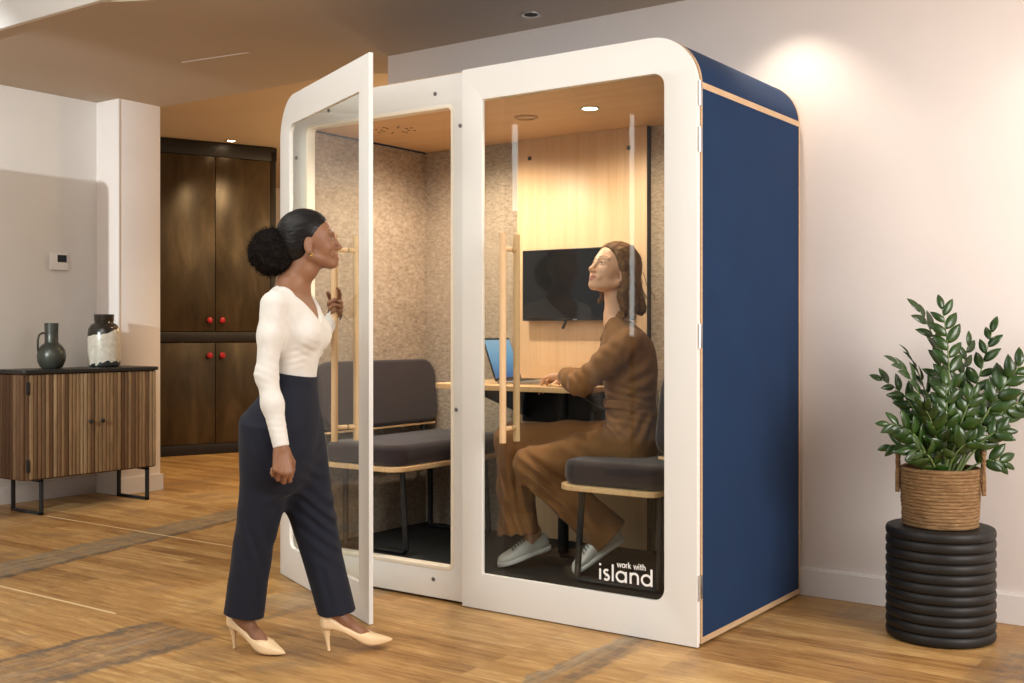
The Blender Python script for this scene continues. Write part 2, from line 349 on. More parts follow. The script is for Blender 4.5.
# doors: built with the hinge at x = 0 and the free edge at x = DW
DW = 1.1225
def letters(parent, Mt):
    """'work with' over 'island', geometric round lettering drawn as strokes."""
    def arc(cx, cy, r, a0, a1, n=22): return [(cx + r * math.cos(math.radians(a0 + (a1 - a0) * k / n)), cy + r * math.sin(math.radians(a0 + (a1 - a0) * k / n))) for k in range(n + 1)]
    G = {'i': (.26, [[(.13, 0), (.13, .98)], [(.13, 1.26), (.13, 1.45)]]),
         'l': (.26, [[(.13, 0), (.13, 1.5)]]),
         's': (.62, [arc(.31, .73, .20, 40, 270, 14) + arc(.31, .27, .23, 90, -145, 14)]),
         'a': (1.08, [arc(.5, .5, .43, 0, 360, 30), [(.93, 0), (.93, .98)]]),
         'd': (1.08, [arc(.5, .5, .43, 0, 360, 30), [(.93, 0), (.93, 1.5)]]),
         'n': (.92, [[(.13, 0), (.13, .98)], [(.13, .5)] + arc(.46, .60, .33, 180, 0, 16) + [(.79, 0)]]),
         'h': (.92, [[(.13, 0), (.13, 1.5)], [(.13, .5)] + arc(.46, .60, .33, 180, 0, 16) + [(.79, 0)]]),
         'o': (1.0, [arc(.5, .5, .43, 0, 360, 30)]),
         'w': (1.3, [[(.06, .98), (.36, .04), (.65, .9), (.94, .04), (1.24, .98)]]),
         'r': (.55, [[(.13, 0), (.13, .98)], [(.13, .55)] + arc(.43, .62, .30, 180, 75, 10)]),
         'k': (.85, [[(.13, 0), (.13, 1.5)], [(.72, .98), (.15, .45)], [(.34, .60), (.76, 0)]]),
         't': (.62, [[(.30, 0), (.30, 1.36)], [(.05, .95), (.56, .95)]]), ' ': (.5, [])}
    def run(txt, w, h, sw):
        gap = .15; tot = sum(G[c][0] + gap for c in txt) - gap; kx = w / tot; b = MB(); x = 0; lay = 0
        for c in txt:
            for st in G[c][1]:
                lay += 1
                pts = [Vector((x + p[0] * kx, 0, p[1] * h)) for p in st]
                cl = len(pts) > 3 and (pts[0] - pts[-1]).length < 1e-6
                if cl: pts = pts[:-1]
                n = len(pts); L = []
                for i in range(n):
                    p0 = pts[i - 1] if (i or cl) else pts[i]; p1 = pts[(i + 1) % n] if (i < n - 1 or cl) else pts[i]
                    d = (p1 - p0).normalized(); nn = Vector((-d.z, 0, d.x))
                    ex = Vector() if (0 < i < n - 1 or cl) else d * (sw * .0)
                    m = 1.0
                    if 0 < i < n - 1:
                        d0 = (pts[i] - pts[i - 1]).normalized(); m = 1 / max(.45, abs(Vector((-d0.z, 0, d0.x)).dot(nn)))
                    q = pts[i]
                    L.append([b.b.verts.new(q + nn * sw / 2 * m + Vector((0, y, 0))) for y in (0, -.0008 - .0001 * (lay % 4))] + [b.b.verts.new(q - nn * sw / 2 * m + Vector((0, y, 0))) for y in (-.0008 - .0001 * (lay % 4), 0)])
                for i in range(n if cl else n - 1):
                    A, B = L[i], L[(i + 1) % n]
                    for k in range(4): b.b.faces.new((A[k], A[(k + 1) % 4], B[(k + 1) % 4], B[k]))
                if not cl: b.b.faces.new(L[0]); b.b.faces.new(L[-1])
            x += (G[c][0] + gap) * kx
        return b
    for txt, x, z, w, h, sw in (('island', -.434, .2075, .245, .0445, .0088), ('work with', -.350, .2665, .128, .0160, .0034)):
        o = run(txt, w, h, sw).build('lettering', M['letters'], parent, smooth=False)
        o.matrix_parent_inverse = Matrix(); o.location = (x, .005, z)

def door(mirror):
    sg = -1 if mirror else 1
    def fl(lp): return [(sg * x, z) for x, z in lp]
    outer = rrect(0, .004, DW, PH, (0, 0, 0, RT), 14)
    hole = rrect(.139, .157, DW - .109, 2.195, (.05, .004, .004, .05), 8)
    b = MB(); b.prism([fl(outer), fl(hole)], 0, .019, bev=.0015)
    root = b.build('door', M['door'], pod, angle=40)
    gl = rrect(.133, .151, DW - .103, 2.201, .01, 4)
    MB().prism([fl(gl)], .0055, .0135).build('glass', M['glass'], root)
    hx = sg * .868
    for y, nm in ((-.050, 'handle'), (.050, 'handle')):
        b = MB(); b.tube([(hx, y, .731), (hx, y, 1.610)], .0145, 16)
        for z in (.79, 1.545): b.tube([(hx, y, z), (hx, .005 if y < 0 else .014, z)], .010, 12)
        b.build(nm, M['oakbar'], root)
    for z in (2.10, 1.925, 1.18, .227):
        x0, x1 = sorted((sg * -.0035, sg * .004))
        b = MB(); b.box((x0, .012, z - .045), (x1, .040, z + .045), bev=.001); b.tube([(sg * -.005, .009, z - .047), (sg * -.005, .009, z + .047)], .0048, 10)
        b.build('hinge', M['steel'], root)
    return root
DA = math.radians(24.6)
dl = door(False); dl.location = (-PW, 0, 0); dl.rotation_euler = (0, 0, -DA)
dr = door(True)
letters(dr, None)
# ------------------------------------------------------------------ furniture in the pod
def bench(name, label, flip):
    """local: backrest at x = 0, sitter faces +x, y runs along the bench; origin on the pod floor."""
    root = thing(name, label, 'bench', (0, 0, 0), 0, None); f = -1 if flip else 1
    def fx(lp): return [(f * x, y) for x, y in lp]
    T = Matrix(((1, 0, 0, 0), (0, 0, 1, 0), (0, 1, 0, 0), (0, 0, 0, 1)))
    def slab(z0, z1, lp, bev, nm, m, res=4):
        b = MB(); b.prism([fx(lp)], z0, z1, M=Matrix(((1, 0, 0, 0), (0, 0, 1, 0), (0, 1, 0, 0), (0, 0, 0, 1))), bev=bev, res=res); return b.build(nm, m, root, angle=50)
    slab(.405, .428, rrect(.08, .0, .56, .90, (.05, .09, .09, .05), 10), .003, 'seat_board', M['oakbar'])
    cu = slab(.428, .53, rrect(.07, .012, .548, .888, (.05, .09, .09, .05), 10), .03, 'seat_cushion', M['seatfab'])
    # backrest: upholstered panel with rounded corners, leaning back a little
    Mx = Matrix.Rotation(math.radians(-7 * f), 4, 'Y') @ Matrix(((0, 1, 0, 0), (1, 0, 0, 0), (0, 0, 1, 0), (0, 0, 0, 1)))
    def panel(y0, y1, x0, x1, z0, z1, r, bev, nm, m):
        xa, xb = sorted((f * x0, f * x1)); b = MB(); b.prism([rrect(y0, z0, y1, z1, r, 10)], xa, xb, M=Mx, bev=bev, res=4); return b.build(nm, m, root, angle=50)
    panel(0, .90, .105, .165, .56, .905, .09, .022, 'backrest', M['seatfab'])
    panel(.008, .892, .098, .108, .552, .900, .09, .002, 'back_board', M['black'])
    panel(.03, .87, .105, .150, .546, .556, .004, .001, 'back_trim', M['oakbar'])
    for y in (.12, .78):
        b = MB()
        pts = [(.12, .40), (.12, .02), (.135, .0125), (.50, .0125), (.515, .025), (.49, .40)]
        b.tube([(f * x, y, z) for x, z in pts], .0145, 10); b.tube([(f * .12, y, .40), (f * .49, y, .40)], .0115, 10)
        b.tube([(f * .12, y, .40), (f * .07, y, .50), (f * .055, y, .70)], .0115, 10)
        b.build('leg', M['black'], root)
    b = MB(); b.tube([(f * .12, .12, .394), (f * .12, .78, .394)], .0105, 8); b.build('cross_bar', M['black'], root)
    return root
bl = bench('upholstered_bench', 'empty charcoal bench seat at the left end of the pod', False); bl.location = (-2.14, .092, ZF + .001)
brt = bench('upholstered_bench', 'charcoal bench seat the woman in brown sits on', True); brt.location = (-.145, .085, ZF + .001)

tb = thing('pod_table', 'pale wooden wall table between the two benches, under the laptop', 'table', (-1.13, YB - .03, ZF))
b = MB(); b.prism([[(x, y) for x, y in rrect(-.435, -.675, .42, -.001, (.10, .10, .0, .0), 12)]], .796, .820, M=Matrix(((1, 0, 0, 0), (0, 0, 1, 0), (0, 1, 0, 0), (0, 0, 0, 1))), bev=.002)
b.build('tabletop', M['oakbar'], tb, angle=40)
b = MB(); b.box((-.34, -.014, .60), (.34, -.001, .796), bev=.003); b.box((-.34, -.20, .786), (.34, -.001, .796), bev=.002); b.build('wall_bracket', M['black'], tb)
for x in (-.30, .30):
    b = MB(); b.prism([[(-.012, .62), (-.50, .782), (-.50, .796), (-.012, .796)]], -.006, .006, M=Matrix.Translation((x, 0, 0)) @ Matrix.Rotation(PI / 2, 4, 'Z')); b.build('bracket_arm', M['black'], tb)
b = MB(); b.lathe([(0, 0), (.11, 0), (.11, .008), (.026, .012), (.026, .786), (.08, .787), (.08, .796), (0, .796)], c=(.10, -.30, .001), seg=28); b.build('pedestal', M['black'], tb)

# laptop
t = NT('laptop_screen_picture'); tc = t.n('TexCoord'); sp = t.n('SeparateXYZ'); t.set(sp.inputs[0], tc.outputs['Generated'])
cc = t.ramp(sp.outputs[2], [(.05, (.10, .20, .42)), (.45, (.20, .42, .62)), (.75, (.30, .52, .70)), (1, (.38, .58, .72))])
e = t.n('Emission', Color=cc, Strength=.75); t.t.links.new(e.outputs[0], t.out.inputs[0]); M['lscreen'] = t.m
M['alu'] = flat('laptop_grey_metal', (.36, .33, .31), .35, .7, var=.02)
lp = thing('laptop', 'open laptop with blue screen on the pod table', 'laptop', (-1.245, .425, ZF + .821), math.radians(12))
b = MB(); b.box((0, 0, 0), (.225, .315, .014), bev=.003); base = b.build('base', M['alu'], lp)
b = MB()
for r in range(5):
    for k in range(13): b.box((.022 + r * .021, .018 + k * .0216, .0138), (.040 + r * .021, .036 + k * .0216, .0152))
b.build('keyboard', M['black'], base, smooth=False)
MB().box((.145, .10, .0138), (.21, .215, .0146)).build('trackpad', M['steel'], base)
Ms = Matrix.Translation((-.004, 0, .012)) @ Matrix.Rotation(math.radians(-19), 4, 'Y')
b = MB(); b.box((-.007, 0, 0), (0, .315, .215), bev=.0025, M=Ms); lid = b.build('lid', M['bezel'], lp)
MB().box((-.0004, .008, .014), (.0006, .307, .205), M=Ms).build('screen', M['lscreen'], lid)

# wall screen
tv = thing('wall_screen', 'black wall mounted screen on the oak panel behind the woman in brown', 'screen', (-1.118, YB - .03, 1.434))
b = MB(); b.box((-.322, -.055, -.182), (.322, -.020, .182), bev=.004); b.build('casing', M['bezel'], tv)
b = MB(); b.box((-.316, -.0565, -.168), (.316, -.0545, .177)); b.build('display', M['screen'], tv)
b = MB(); b.box((-.10, -.021, -.10), (.10, -.0005, .10), bev=.003); b.build('wall_mount', M['black'], tv)
b = MB(); b.box((-.012, -.0572, -.1785), (.012, -.0545, -.1735)); b.build('badge', M['steel'], tv)
b = MB(); b.tube([(-.07, -.030, -.178), (-.073, -.032, -.195), (-.088, -.034, -.222)], .0075, 10); b.build('cable_plug', M['black'], tv)

# ------------------------------------------------------------------ left side of the room
TONES = [(.095, .046, .020), (.155, .085, .039), (.215, .130, .064), (.28, .185, .100), (.12, .064, .030)]
M['slat'] = [wood('slat_wood_%d' % i, tuple(c * .62 for c in k), k, tuple(min(1, c * 1.5) for c in k), (20, 20, 1.2), 3.5, .55, .3) for i, k in enumerate(TONES)]
M['sidetop'] = wood('sideboard_black_top', (.010, .009, .008), (.016, .014, .012), (.03, .024, .02), (2, 9, 9), 3, .4)
sb = thing('sideboard', 'fluted brown wooden sideboard with black legs against the left wall', 'sideboard', (-4.83, .211, 0))
L = 1.013; Dp = .372; z0, z1 = .232, .922
b = MB(); b.prism([rrect(-Dp, 0, -.018, L, (.004, .02, .02, .004), 5)], z0, z1, M=Matrix(((1, 0, 0, 0), (0, 0, 1, 0), (0, 1, 0, 0), (0, 0, 0, 1)))); body = b.build('carcass', M['slat'][0], sb)
random.seed(4)
def slats(y0, y1, n, b, x=-.018, d=.017):
    w_ = (y1 - y0) / n
    for k in range(n):
        a = y0 + k * w_; mi = random.choice((0, 1, 1, 2, 2, 3, 4, 4))
        b.box((x, a + .0015, z0 + .008), (x + d * random.uniform(.85, 1), a + w_ - .0015, z1 - .006), mi=mi, bev=.005, seg=2)
for i, (y0, y1) in enumerate(((.030, L / 2 - .002), (L / 2 + .002, L - .012))):
    b = MB(); slats(y0, y1, 17, b); d = b.build('door', M['slat'], sb)
    ky = L / 2 + (-.045 if i == 0 else .045)
    o = MB().lathe([(0, 0), (.007, 0), (.007, .016), (.015, .02), (.015, .026), (.012, .029), (0, .029)], seg=16).build('knob', M['black'], d); o.rotation_euler = (0, PI / 2, 0); o.location = (-.004, ky, .590)
b = MB()
for k in range(9):
    a = -Dp + .012 + k * .0385; b.box((a, -.016, z0 + .008), (a + .035, .004, z1 - .006), mi=(0, 0, 4, 0)[k % 4], bev=.006)
b.build('side_panel', M['slat'], sb)
b = MB(); b.prism([rrect(-Dp, -.02, .008, L + .006, (.003, .02, .02, .003), 5)], z1, .947, M=Matrix(((1, 0, 0, 0), (0, 0, 1, 0), (0, 1, 0, 0), (0, 0, 0, 1))), bev=.003); b.build('worktop', M['sidetop'], sb)
for y in (.11, L - .085):
    b = MB()
    for (lo, hi) in (((-.035, y, 0), (-.013, y + .022, z0)), ((-Dp + .01, y, 0), (-Dp + .032, y + .022, z0)), ((-Dp + .01, y, 0), (-.013, y + .022, .02)), ((-Dp + .01, y, z0 - .018), (-.013, y + .022, z0))): b.box(lo, hi, bev=.002)
    b.build('leg', M['black'], sb)
for z in (.33, .83):
    MB().box((-.016, .012, z - .04), (.001, .024, z + .04), bev=.001).build('hinge', M['black'], sb)

t = NT('dark_bronze_glaze'); co = t.coord(); a = t.noise(co, 9, 5)
M['jug'] = t.bsdf(t.ramp(a, [(.3, (.030, .032, .026)), (.7, (.075, .078, .062))]), .34, .35, .5, bump=a, bstr=.08)
jg = thing('jug', 'small dark metallic jug with a loop handle on the sideboard', 'jug', (-5.02, .51, .9475))
pr = [(0, 0), (.055, 0), (.072, .012), (.089, .05), (.093, .085), (.086, .125), (.066, .155), (.048, .168), (.043, .178), (.043, .24), (.045, .305), (.041, .306), (.038, .30), (.038, .18), (0, .17)]
MB().lathe(pr, seg=36).build('vessel', M['jug'], jg)
b = MB(); h = Vector((-.20, -.98, 0)).normalized()
b.tube([tuple(h * r + Vector((0, 0, z))) for r, z in ((.040, .235), (.062, .24), (.082, .225), (.090, .19), (.090, .14), (.086, .105))], .007, 10); b.build('handle', M['jug'], jg)
t = NT('dripped_glaze'); tc = t.n('TexCoord'); sp = t.n('SeparateXYZ'); t.set(sp.inputs[0], tc.outputs['Object']); nz = t.noise(tc.outputs['Object'], 9, 4, .5); nf = t.noise(tc.outputs['Object'], 30, 3, .5)
zz = t.math('ADD', sp.outputs[2], t.math('MULTIPLY', t.math('SUBTRACT', nz, .5), .09))
top = t.math('GREATER_THAN', t.math('ADD', zz, t.math('MULTIPLY', sp.outputs[1], -.40)), .262)
bot = t.math('LESS_THAN', t.math('ADD', sp.outputs[2], t.math('ADD', t.math('MULTIPLY', t.math('SUBTRACT', nz, .5), -.20), t.math('MULTIPLY', sp.outputs[1], -.22))), .030)
c = t.mix(top, t.ramp(nf, [(.3, (.50, .45, .36)), (.7, (.66, .61, .52))]), (.022, .018, .014)); c = t.mix(bot, c, (.03, .032, .03))
M['vase'] = t.bsdf(c, .22, 0, .6)
tag(MB().lathe([(0, 0), (.090, 0), (.106, .012), (.110, .03), (.110, .235), (.104, .27), (.086, .298), (.066, .308), (.062, .316), (.066, .322), (.068, .368), (.062, .370), (.058, .36), (.056, .31), (0, .30)], seg=40).build('vase', M['vase'], loc=(-5.02, .915, .9475)),
    'cream bottle vase with dripped black glaze on the sideboard', 'vase')

th = thing('thermostat', 'small white thermostat with a dark display on the left wall', 'thermostat', (-5.479, .85, 1.70))
b = MB(); b.box((.0005, -.070, -.062), (.026, .070, .062), bev=.006); b.build('casing', M['base'], th)
MB().box((.0255, -.018, -.004), (.0272, .055, .048)).build('display', M['screen'], th)

# tall dark cabinet of the far room, set at an angle
t = NT('dark_bronze_doors'); co = t.coord((2, 2, .6)); a = t.noise(co, 2.2, 6, .6, .4); f = t.noise(t.coord((3, 3, 40)), 6, 4)
M['bronze'] = t.bsdf(t.ramp(a, [(.3, (.034, .021, .010)), (.55, (.070, .046, .022)), (.75, (.125, .085, .044))]), t.ramp(f, [(.3, (.30,) * 3), (.7, (.40,) * 3)]), .45, .5)
M['bronzef'] = flat('dark_bronze_frame', (.014, .009, .006), .5, .2, var=.1)
M['red'] = flat('red_knob', (.38, .012, .016), .2, 0, .6, var=.05)
ca = math.atan2(1.095, .437)
cb = thing('tall_cabinet', 'tall dark bronze cabinet with red knobs in the far room', 'cabinet', (-7.055, 2.885, 0), ca)
CWd = 1.19
b = MB(); b.box((-.02, .002, 0), (CWd, .55, 3.04)); b.box((-.02, -.022, 2.905), (CWd + .01, .002, 3.04), bev=.004); b.box((-.02, -.022, 0), (CWd, .002, .10), bev=.003)
b.box((-.02, -.030, 1.09), (CWd, .002, 1.19), bev=.012); b.box((1.135, -.022, 0), (CWd, .002, 3.0), bev=.003); b.box((-.02, -.022, 0), (.002, .002, 3.0), bev=.003); b.build('frame', M['bronzef'], cb)
for (za, zb, kz) in ((1.195, 2.90, 1.305), (.105, 1.085, .962)):
    for (xa, xb, kx) in ((.006, .566, .508), (.572, 1.132, .632)):
        d = MB().box((xa, -.020, za), (xb, .0, zb), bev=.003).build('door', M['bronze'], cb)
        o = MB().lathe([(0, 0), (.012, 0), (.010, .014), (.025, .020), (.029, .028), (.023, .036), (0, .040)], seg=18).build('knob', M['red'], d); o.rotation_euler = (PI / 2, 0, 0); o.location = (kx, -.019, kz)

# recessed ceiling lights
def downlight(p, lab, lit):
    r = thing('recessed_downlight', lab, 'ceiling light', p)
    k = MB().lathe([(.034, 0), (.050, 0), (.050, -.007), (.036, -.004)], seg=26).build('trim_ring', M['steel'], r)
    MB().lathe([(0, -.001), (.036, -.001), (.036, -.0035), (0, -.004)], seg=26).build('lens', M['lamp'] if lit else M['darkhole'], r)
p = at(531, 14, 1122 * 1.61 / 317); downlight((p[0], p[1], 2.8095), 'small round recessed downlight in the ceiling above the pod', False)
p = at(231, 140.6, 1122 * 1.85 / 190.4); downlight((p[0], p[1], 3.0495), 'small pale recessed light in the far ceiling above the dark cabinet', True)

# ------------------------------------------------------------------ stool, basket, plant
t = NT('black_rubber'); M['rubber'] = t.bsdf((.009, .008, .0075), .52, 0, .35)
n = 11; hh = .435; pr = [(0, .0)]
R0 = .203
for k in range(n):
    za = .004 + k * (hh - .004) / n; dz = (hh - .004) / n
    for j in range(7):
        a = -PI / 2 + PI * j / 6; pr.append((R0 - .008 + .0100 * math.cos(a), za + dz / 2 + dz / 2 * math.sin(a)))
pr += [(R0 - .03, hh), (0, hh)]
tag(MB().lathe(pr, seg=64).build('drum_stool', M['rubber'], loc=(.700, .718, 0), angle=60), 'black ribbed drum stool on the floor under the plant basket', 'stool')
t = NT('woven_seagrass'); tc = t.n('TexCoord'); mp = t.n('Mapping'); t.set(mp.inputs[0], tc.outputs['Object']); mp.inputs[3].default_value = (1, 1, 7)
a = t.noise(mp.outputs[0], 26, 6, .7, .6); bg = t.noise(tc.outputs['Object'], 12, 4)
c = t.ramp(a, [(.3, (.075, .038, .015)), (.5, (.22, .122, .052)), (.7, (.42, .27, .13))])
M['basket'] = t.bsdf(t.mix(.35, c, t.ramp(bg, [(.3, (.15, .08, .034)), (.7, (.30, .185, .088))])), .85, 0, .25, bump=a, bstr=.8, bdist=.006)
bk = thing('woven_basket', 'woven seagrass basket with two handles on the black stool', 'basket', (.700, .718, .4355))
pr = [(0, 0), (.132, 0)]; nr = 17
for k in range(nr):
    z = .004 + k * .0132; r = .140 + .011 * (k / nr)
    for j in range(4):
        a = -PI / 2 + PI * j / 3; pr.append((r + .0024 * math.cos(a), z + .0066 + .0066 * math.sin(a)))
pr += [(.145, .232), (.138, .228), (.134, .10), (0, .10)]
b = MB(); b.lathe(pr, seg=72)
rr = random.Random(3)
for v in b.b.verts:
    d = mnoise.noise(Vector((v.co.x * 40, v.co.y * 40, v.co.z * 90))) * .0034; rad = Vector((v.co.x, v.co.y, 0))
    if rad.length > .1: v.co += rad.normalized() * d
b.build('bowl', M['basket'], bk, angle=80)
for s in (-1, 1):
    dirv = (Vector((s * CR[0], s * CR[1], 0)) - Vector((s * CF[0], s * CF[1], 0)) * .383).normalized(); tg = Vector((-dirv.y, dirv.x, 0)); b = MB()
    for q in range(3):
        pts = []
        for k in range(17):
            a = PI * k / 16; w_ = .045 * math.cos(a); z = .20 + .105 * math.sin(a) ** .6
            pts.append(tuple(dirv * (.157 + .004 * math.cos(k * 1.3 + q * 2.1)) + tg * (w_ + .003 * math.sin(k * 1.3 + q * 2.1)) + Vector((0, 0, z))))
        pts = [tuple(Vector(pts[0]) - Vector((0, 0, .07)))] + pts + [tuple(Vector(pts[-1]) - Vector((0, 0, .07)))]
        b.tube(pts, .0052, 7)
    b.build('handle', M['basket'], bk, angle=80)
t = NT('potting_soil'); co = t.coord(); a = t.noise(co, 60, 5); M['soil'] = t.bsdf(t.ramp(a, [(.3, (.012, .008, .005)), (.7, (.05, .035, .022))]), 1, 0, .1, bump=a, bstr=.8, bdist=.01)
def leafmat(nm, c0, c1):
    t = NT(nm); tc = t.n('TexCoord'); a = t.noise(tc.outputs['Object'], 14, 4)
    return t.bsdf(t.ramp(a, [(.3, c0), (.7, c1)]), .30, 0, .5, bump=t.noise(tc.outputs['Object'], 60, 3), bstr=.06)
M['leaf'] = leafmat('zz_leaf_green', (.009, .028, .004), (.027, .070, .009))
M['leaf2'] = leafmat('zz_leaf_young_green', (.05, .13, .022), (.09, .20, .04))
M['stem'] = flat('zz_stem_green', (.13, .19, .06), .45, var=.2)
pl = thing('potted_plant', 'bushy green plant with glossy leaflets growing in the woven basket', 'plant', (.700, .718, .535))
MB().lathe([(0, 0), (.1325, 0), (.1325, .085), (.06, .10), (0, .095)], seg=40).build('soil', M['soil'], pl)
PB = Vector((.700, .718, .535)); rng = random.Random(11)
def leaflet(b, p, d, up, L, W, mi):
    d = d.normalized(); s = d.cross(up).normalized(); nrm = s.cross(d).normalized(); N = 7; rows = []
    for i in range(N + 1):
        tt = i / N; w_ = W * math.sin(PI * min(1, tt * .96 + .04)) ** .75 * (1 - .25 * tt) if i < N else 0
        c = p + d * (L * tt) - nrm * (L * .22 * tt * tt); rows.append([c - s * w_ * .5 + nrm * w_ * .12, c - nrm * .0, c + s * w_ * .5 + nrm * w_ * .12])
    vs = [[b.b.verts.new(q) for q in r] for r in rows]
    for i in range(N):
        for k in range(2):
            f = b.b.faces.new((vs[i][k], vs[i][k + 1], vs[i + 1][k + 1], vs[i + 1][k])); f.material_index = mi
def frond(pts, nleaf, L, start=.25, twist=0.0, mi=1, r=.0058):
    P = [Vector(p) for p in pts]; path = []
    for k in range(25):                       # quadratic/cubic through control points
        tt = k / 24; Q = P[:]
        while len(Q) > 1: Q = [Q[i].lerp(Q[i + 1], tt) for i in range(len(Q) - 1)]
        path.append(Q[0])
    b = MB(); b.tube(path, [r * (1 - .75 * k / 24) for k in range(25)], 7, 0)
    for k in range(nleaf):
        tt = start + (1 - start) * k / max(1, nleaf - 1); i = min(23, int(tt * 24)); fr = tt * 24 - i; p = path[i].lerp(path[i + 1], fr); T = (path[i + 1] - path[i]).normalized()
        view = Vector((-CF[0], -CF[1], .25)); view.rotate(Matrix.Rotation(twist, 3, 'Z'))
        side = T.cross(view).normalized() * (1 if k % 2 else -1); upn = (view - T * view.dot(T)).normalized()
        dd = side * .78 + T * (.55 + .5 * tt + rng.uniform(-.2, .2)) + upn * rng.uniform(-.25, .40)
        if k == nleaf - 1: dd = T
        sz = 1.18 * L * (.75 + .5 * math.sin(PI * min(1, .2 + tt * .75))) * rng.uniform(.85, 1.12)
        leaflet(b, p, dd, upn, sz, sz * rng.uniform(.46, .55), mi)
    me = b.b; bmesh.ops.remove_doubles(me, verts=me.verts, dist=1e-7)
    for v in me.verts: v.co -= PB
    o = b.build('frond', [M['stem'], M['leaf'], M['leaf2']], pl, angle=80); sol = o.modifiers.new('leaf_thickness', 'SOLIDIFY'); sol.thickness = .0012
    return o
D0 = 4.42
def px(x, y, dd=0): return at(x, y, D0 + dd)
FR = [  # (points in the photo + depth, leaflets, leaf length, start, twist)
    (((943, 470, 0), (950, 425, -.02), (953, 358, -.03), (942, 309, -.02)), 15, .066, .40, .1),
    (((938, 470, .02), (948, 420, .04), (948, 350, .05), (920, 312, .04)), 13, .070, .45, .5),
    (((936, 472, -.02), (930, 430, -.05), (924, 385, -.09), (898, 364, -.10)), 12, .062, .35, .9),
    (((932, 474, .02), (928, 430, .0), (915, 395, -.02), (882, 380, -.02)), 11, .060, .35, .3),
    (((940, 470, .05), (935, 430, .10), (930, 390, .14), (909, 355, .15)), 13, .060, .3, 1.3),
    (((950, 470, .0), (960, 430, .0), (980, 380, .02), (992, 332, .02)), 14, .064, .35, -.4),
    (((955, 472, -.02), (975, 430, -.05), (1000, 385, -.08), (1034, 350, -.10)), 14, .074, .35, -.2),
    (((955, 474, .03), (980, 430, .05), (1005, 400, .06), (1032, 402, .06)), 12, .072, .4, .2),
    (((932, 476, -.04), (925, 440, -.10), (912, 425, -.15), (889, 424, -.16)), 10, .062, .35, .2),
    (((946, 470, .05), (950, 430, .08), (960, 390, .10), (968, 345, .10)), 13, .066, .35, .2),
    (((956, 474, -.05), (975, 445, -.10), (990, 430, -.12), (1004, 431, -.13)), 9, .060, .35, -.6),
    (((934, 476, .0), (922, 455, -.03), (908, 440, -.05), (891, 446, -.05)), 8, .055, .35, .1),
    (((954, 476, -.03), (975, 462, -.06), (990, 455, -.08), (1004, 463, -.08)), 6, .062, .45, 0),
    (((942, 474, -.06), (938, 440, -.12), (934, 420, -.15), (924, 408, -.16)), 9, .062, .3, -.3),
    (((948, 474, -.06), (955, 440, -.12), (962, 415, -.15), (972, 398, -.16)), 10, .064, .3, .3),
    (((944, 474, -.06), (946, 440, -.13), (948, 415, -.15), (946, 385, -.13)), 11, .062, .3, 0),
    (((938, 474, .04), (925, 440, .10), (915, 420, .14), (903, 400, .15)), 10, .058, .3, .6),
    (((952, 474, .04), (972, 440, .10), (985, 420, .14), (1000, 385, .15)), 11, .062, .3, -.6),
    (((946, 476, -.07), (950, 458, -.15), (958, 445, -.19), (975, 440, -.20)), 8, .060, .2, .2),
    (((940, 476, -.07), (934, 458, -.15), (926, 448, -.19), (912, 450, -.20)), 8, .058, .2, -.2),
    (((945, 476, .06), (950, 440, .15), (948, 420, .20), (940, 380, .22)), 11, .060, .3, .0),
    (((950, 474, 0), (965, 440, -.03), (978, 410, -.05), (1010, 372, -.03)), 13, .068, .3, .5)]
for k in range(16):
    a = rng.uniform(0, 2 * PI); rr_ = rng.uniform(10, 42); x1 = 942 + rr_ * math.cos(a); dd = .0038 * rr_ * math.sin(a) * 1.1; yt = rng.uniform(405, 452) - (8 if abs(x1 - 942) < 18 else 0)
    FR.append((((942, 470, 0), (942 + (x1 - 942) * .4, 452, dd * .4), (942 + (x1 - 942) * .8, 440, dd * .8), (x1, yt, dd)), rng.choice((5, 6, 7)), rng.uniform(.050, .064), .3, rng.uniform(-1, 1)))
for pts, nl, L_, st_, tw in FR:
    tw += rng.uniform(-.35, .35)
    P = [px(x, y, dd) for x, y, dd in pts]
    P[0] = np.array([PB.x + (P[0][0] - PB.x) * .7, PB.y + (P[0][1] - PB.y) * .7, .60])
    frond(P, nl, L_, st_, tw, 2 if (nl == 15 and 0) else 1)

# glowing tubes added left of the camera to streak the pod glass
M['tube'] = emit('cool_streak_glow', (.92, 1, .97), 7)
for (x, D, y0, y1) in ((632, 9.4, 115, 336), (515, 7.6, 125, 211)):
    p, q = at(x, y1, D), at(x, y0, D); r = thing('streak_tube', 'slim glowing tube on a stand, added out of view to make the %s pale streak in the pod glass' % ('long right-hand' if x > 600 else 'short left-hand'), 'lamp', (p[0], .011 - p[1], 0))
    MB().tube([(0, 0, p[2]), (0, 0, q[2])], .019, 12).build('tube', M['tube'], r)
    b = MB(); b.tube([(0, 0, .05), (0, 0, p[2])], .014, 10); b.lathe([(0, 0), (.22, 0), (.22, .02), (.03, .05), (0, .05)], seg=24); b.build('stand', M['black'], r)
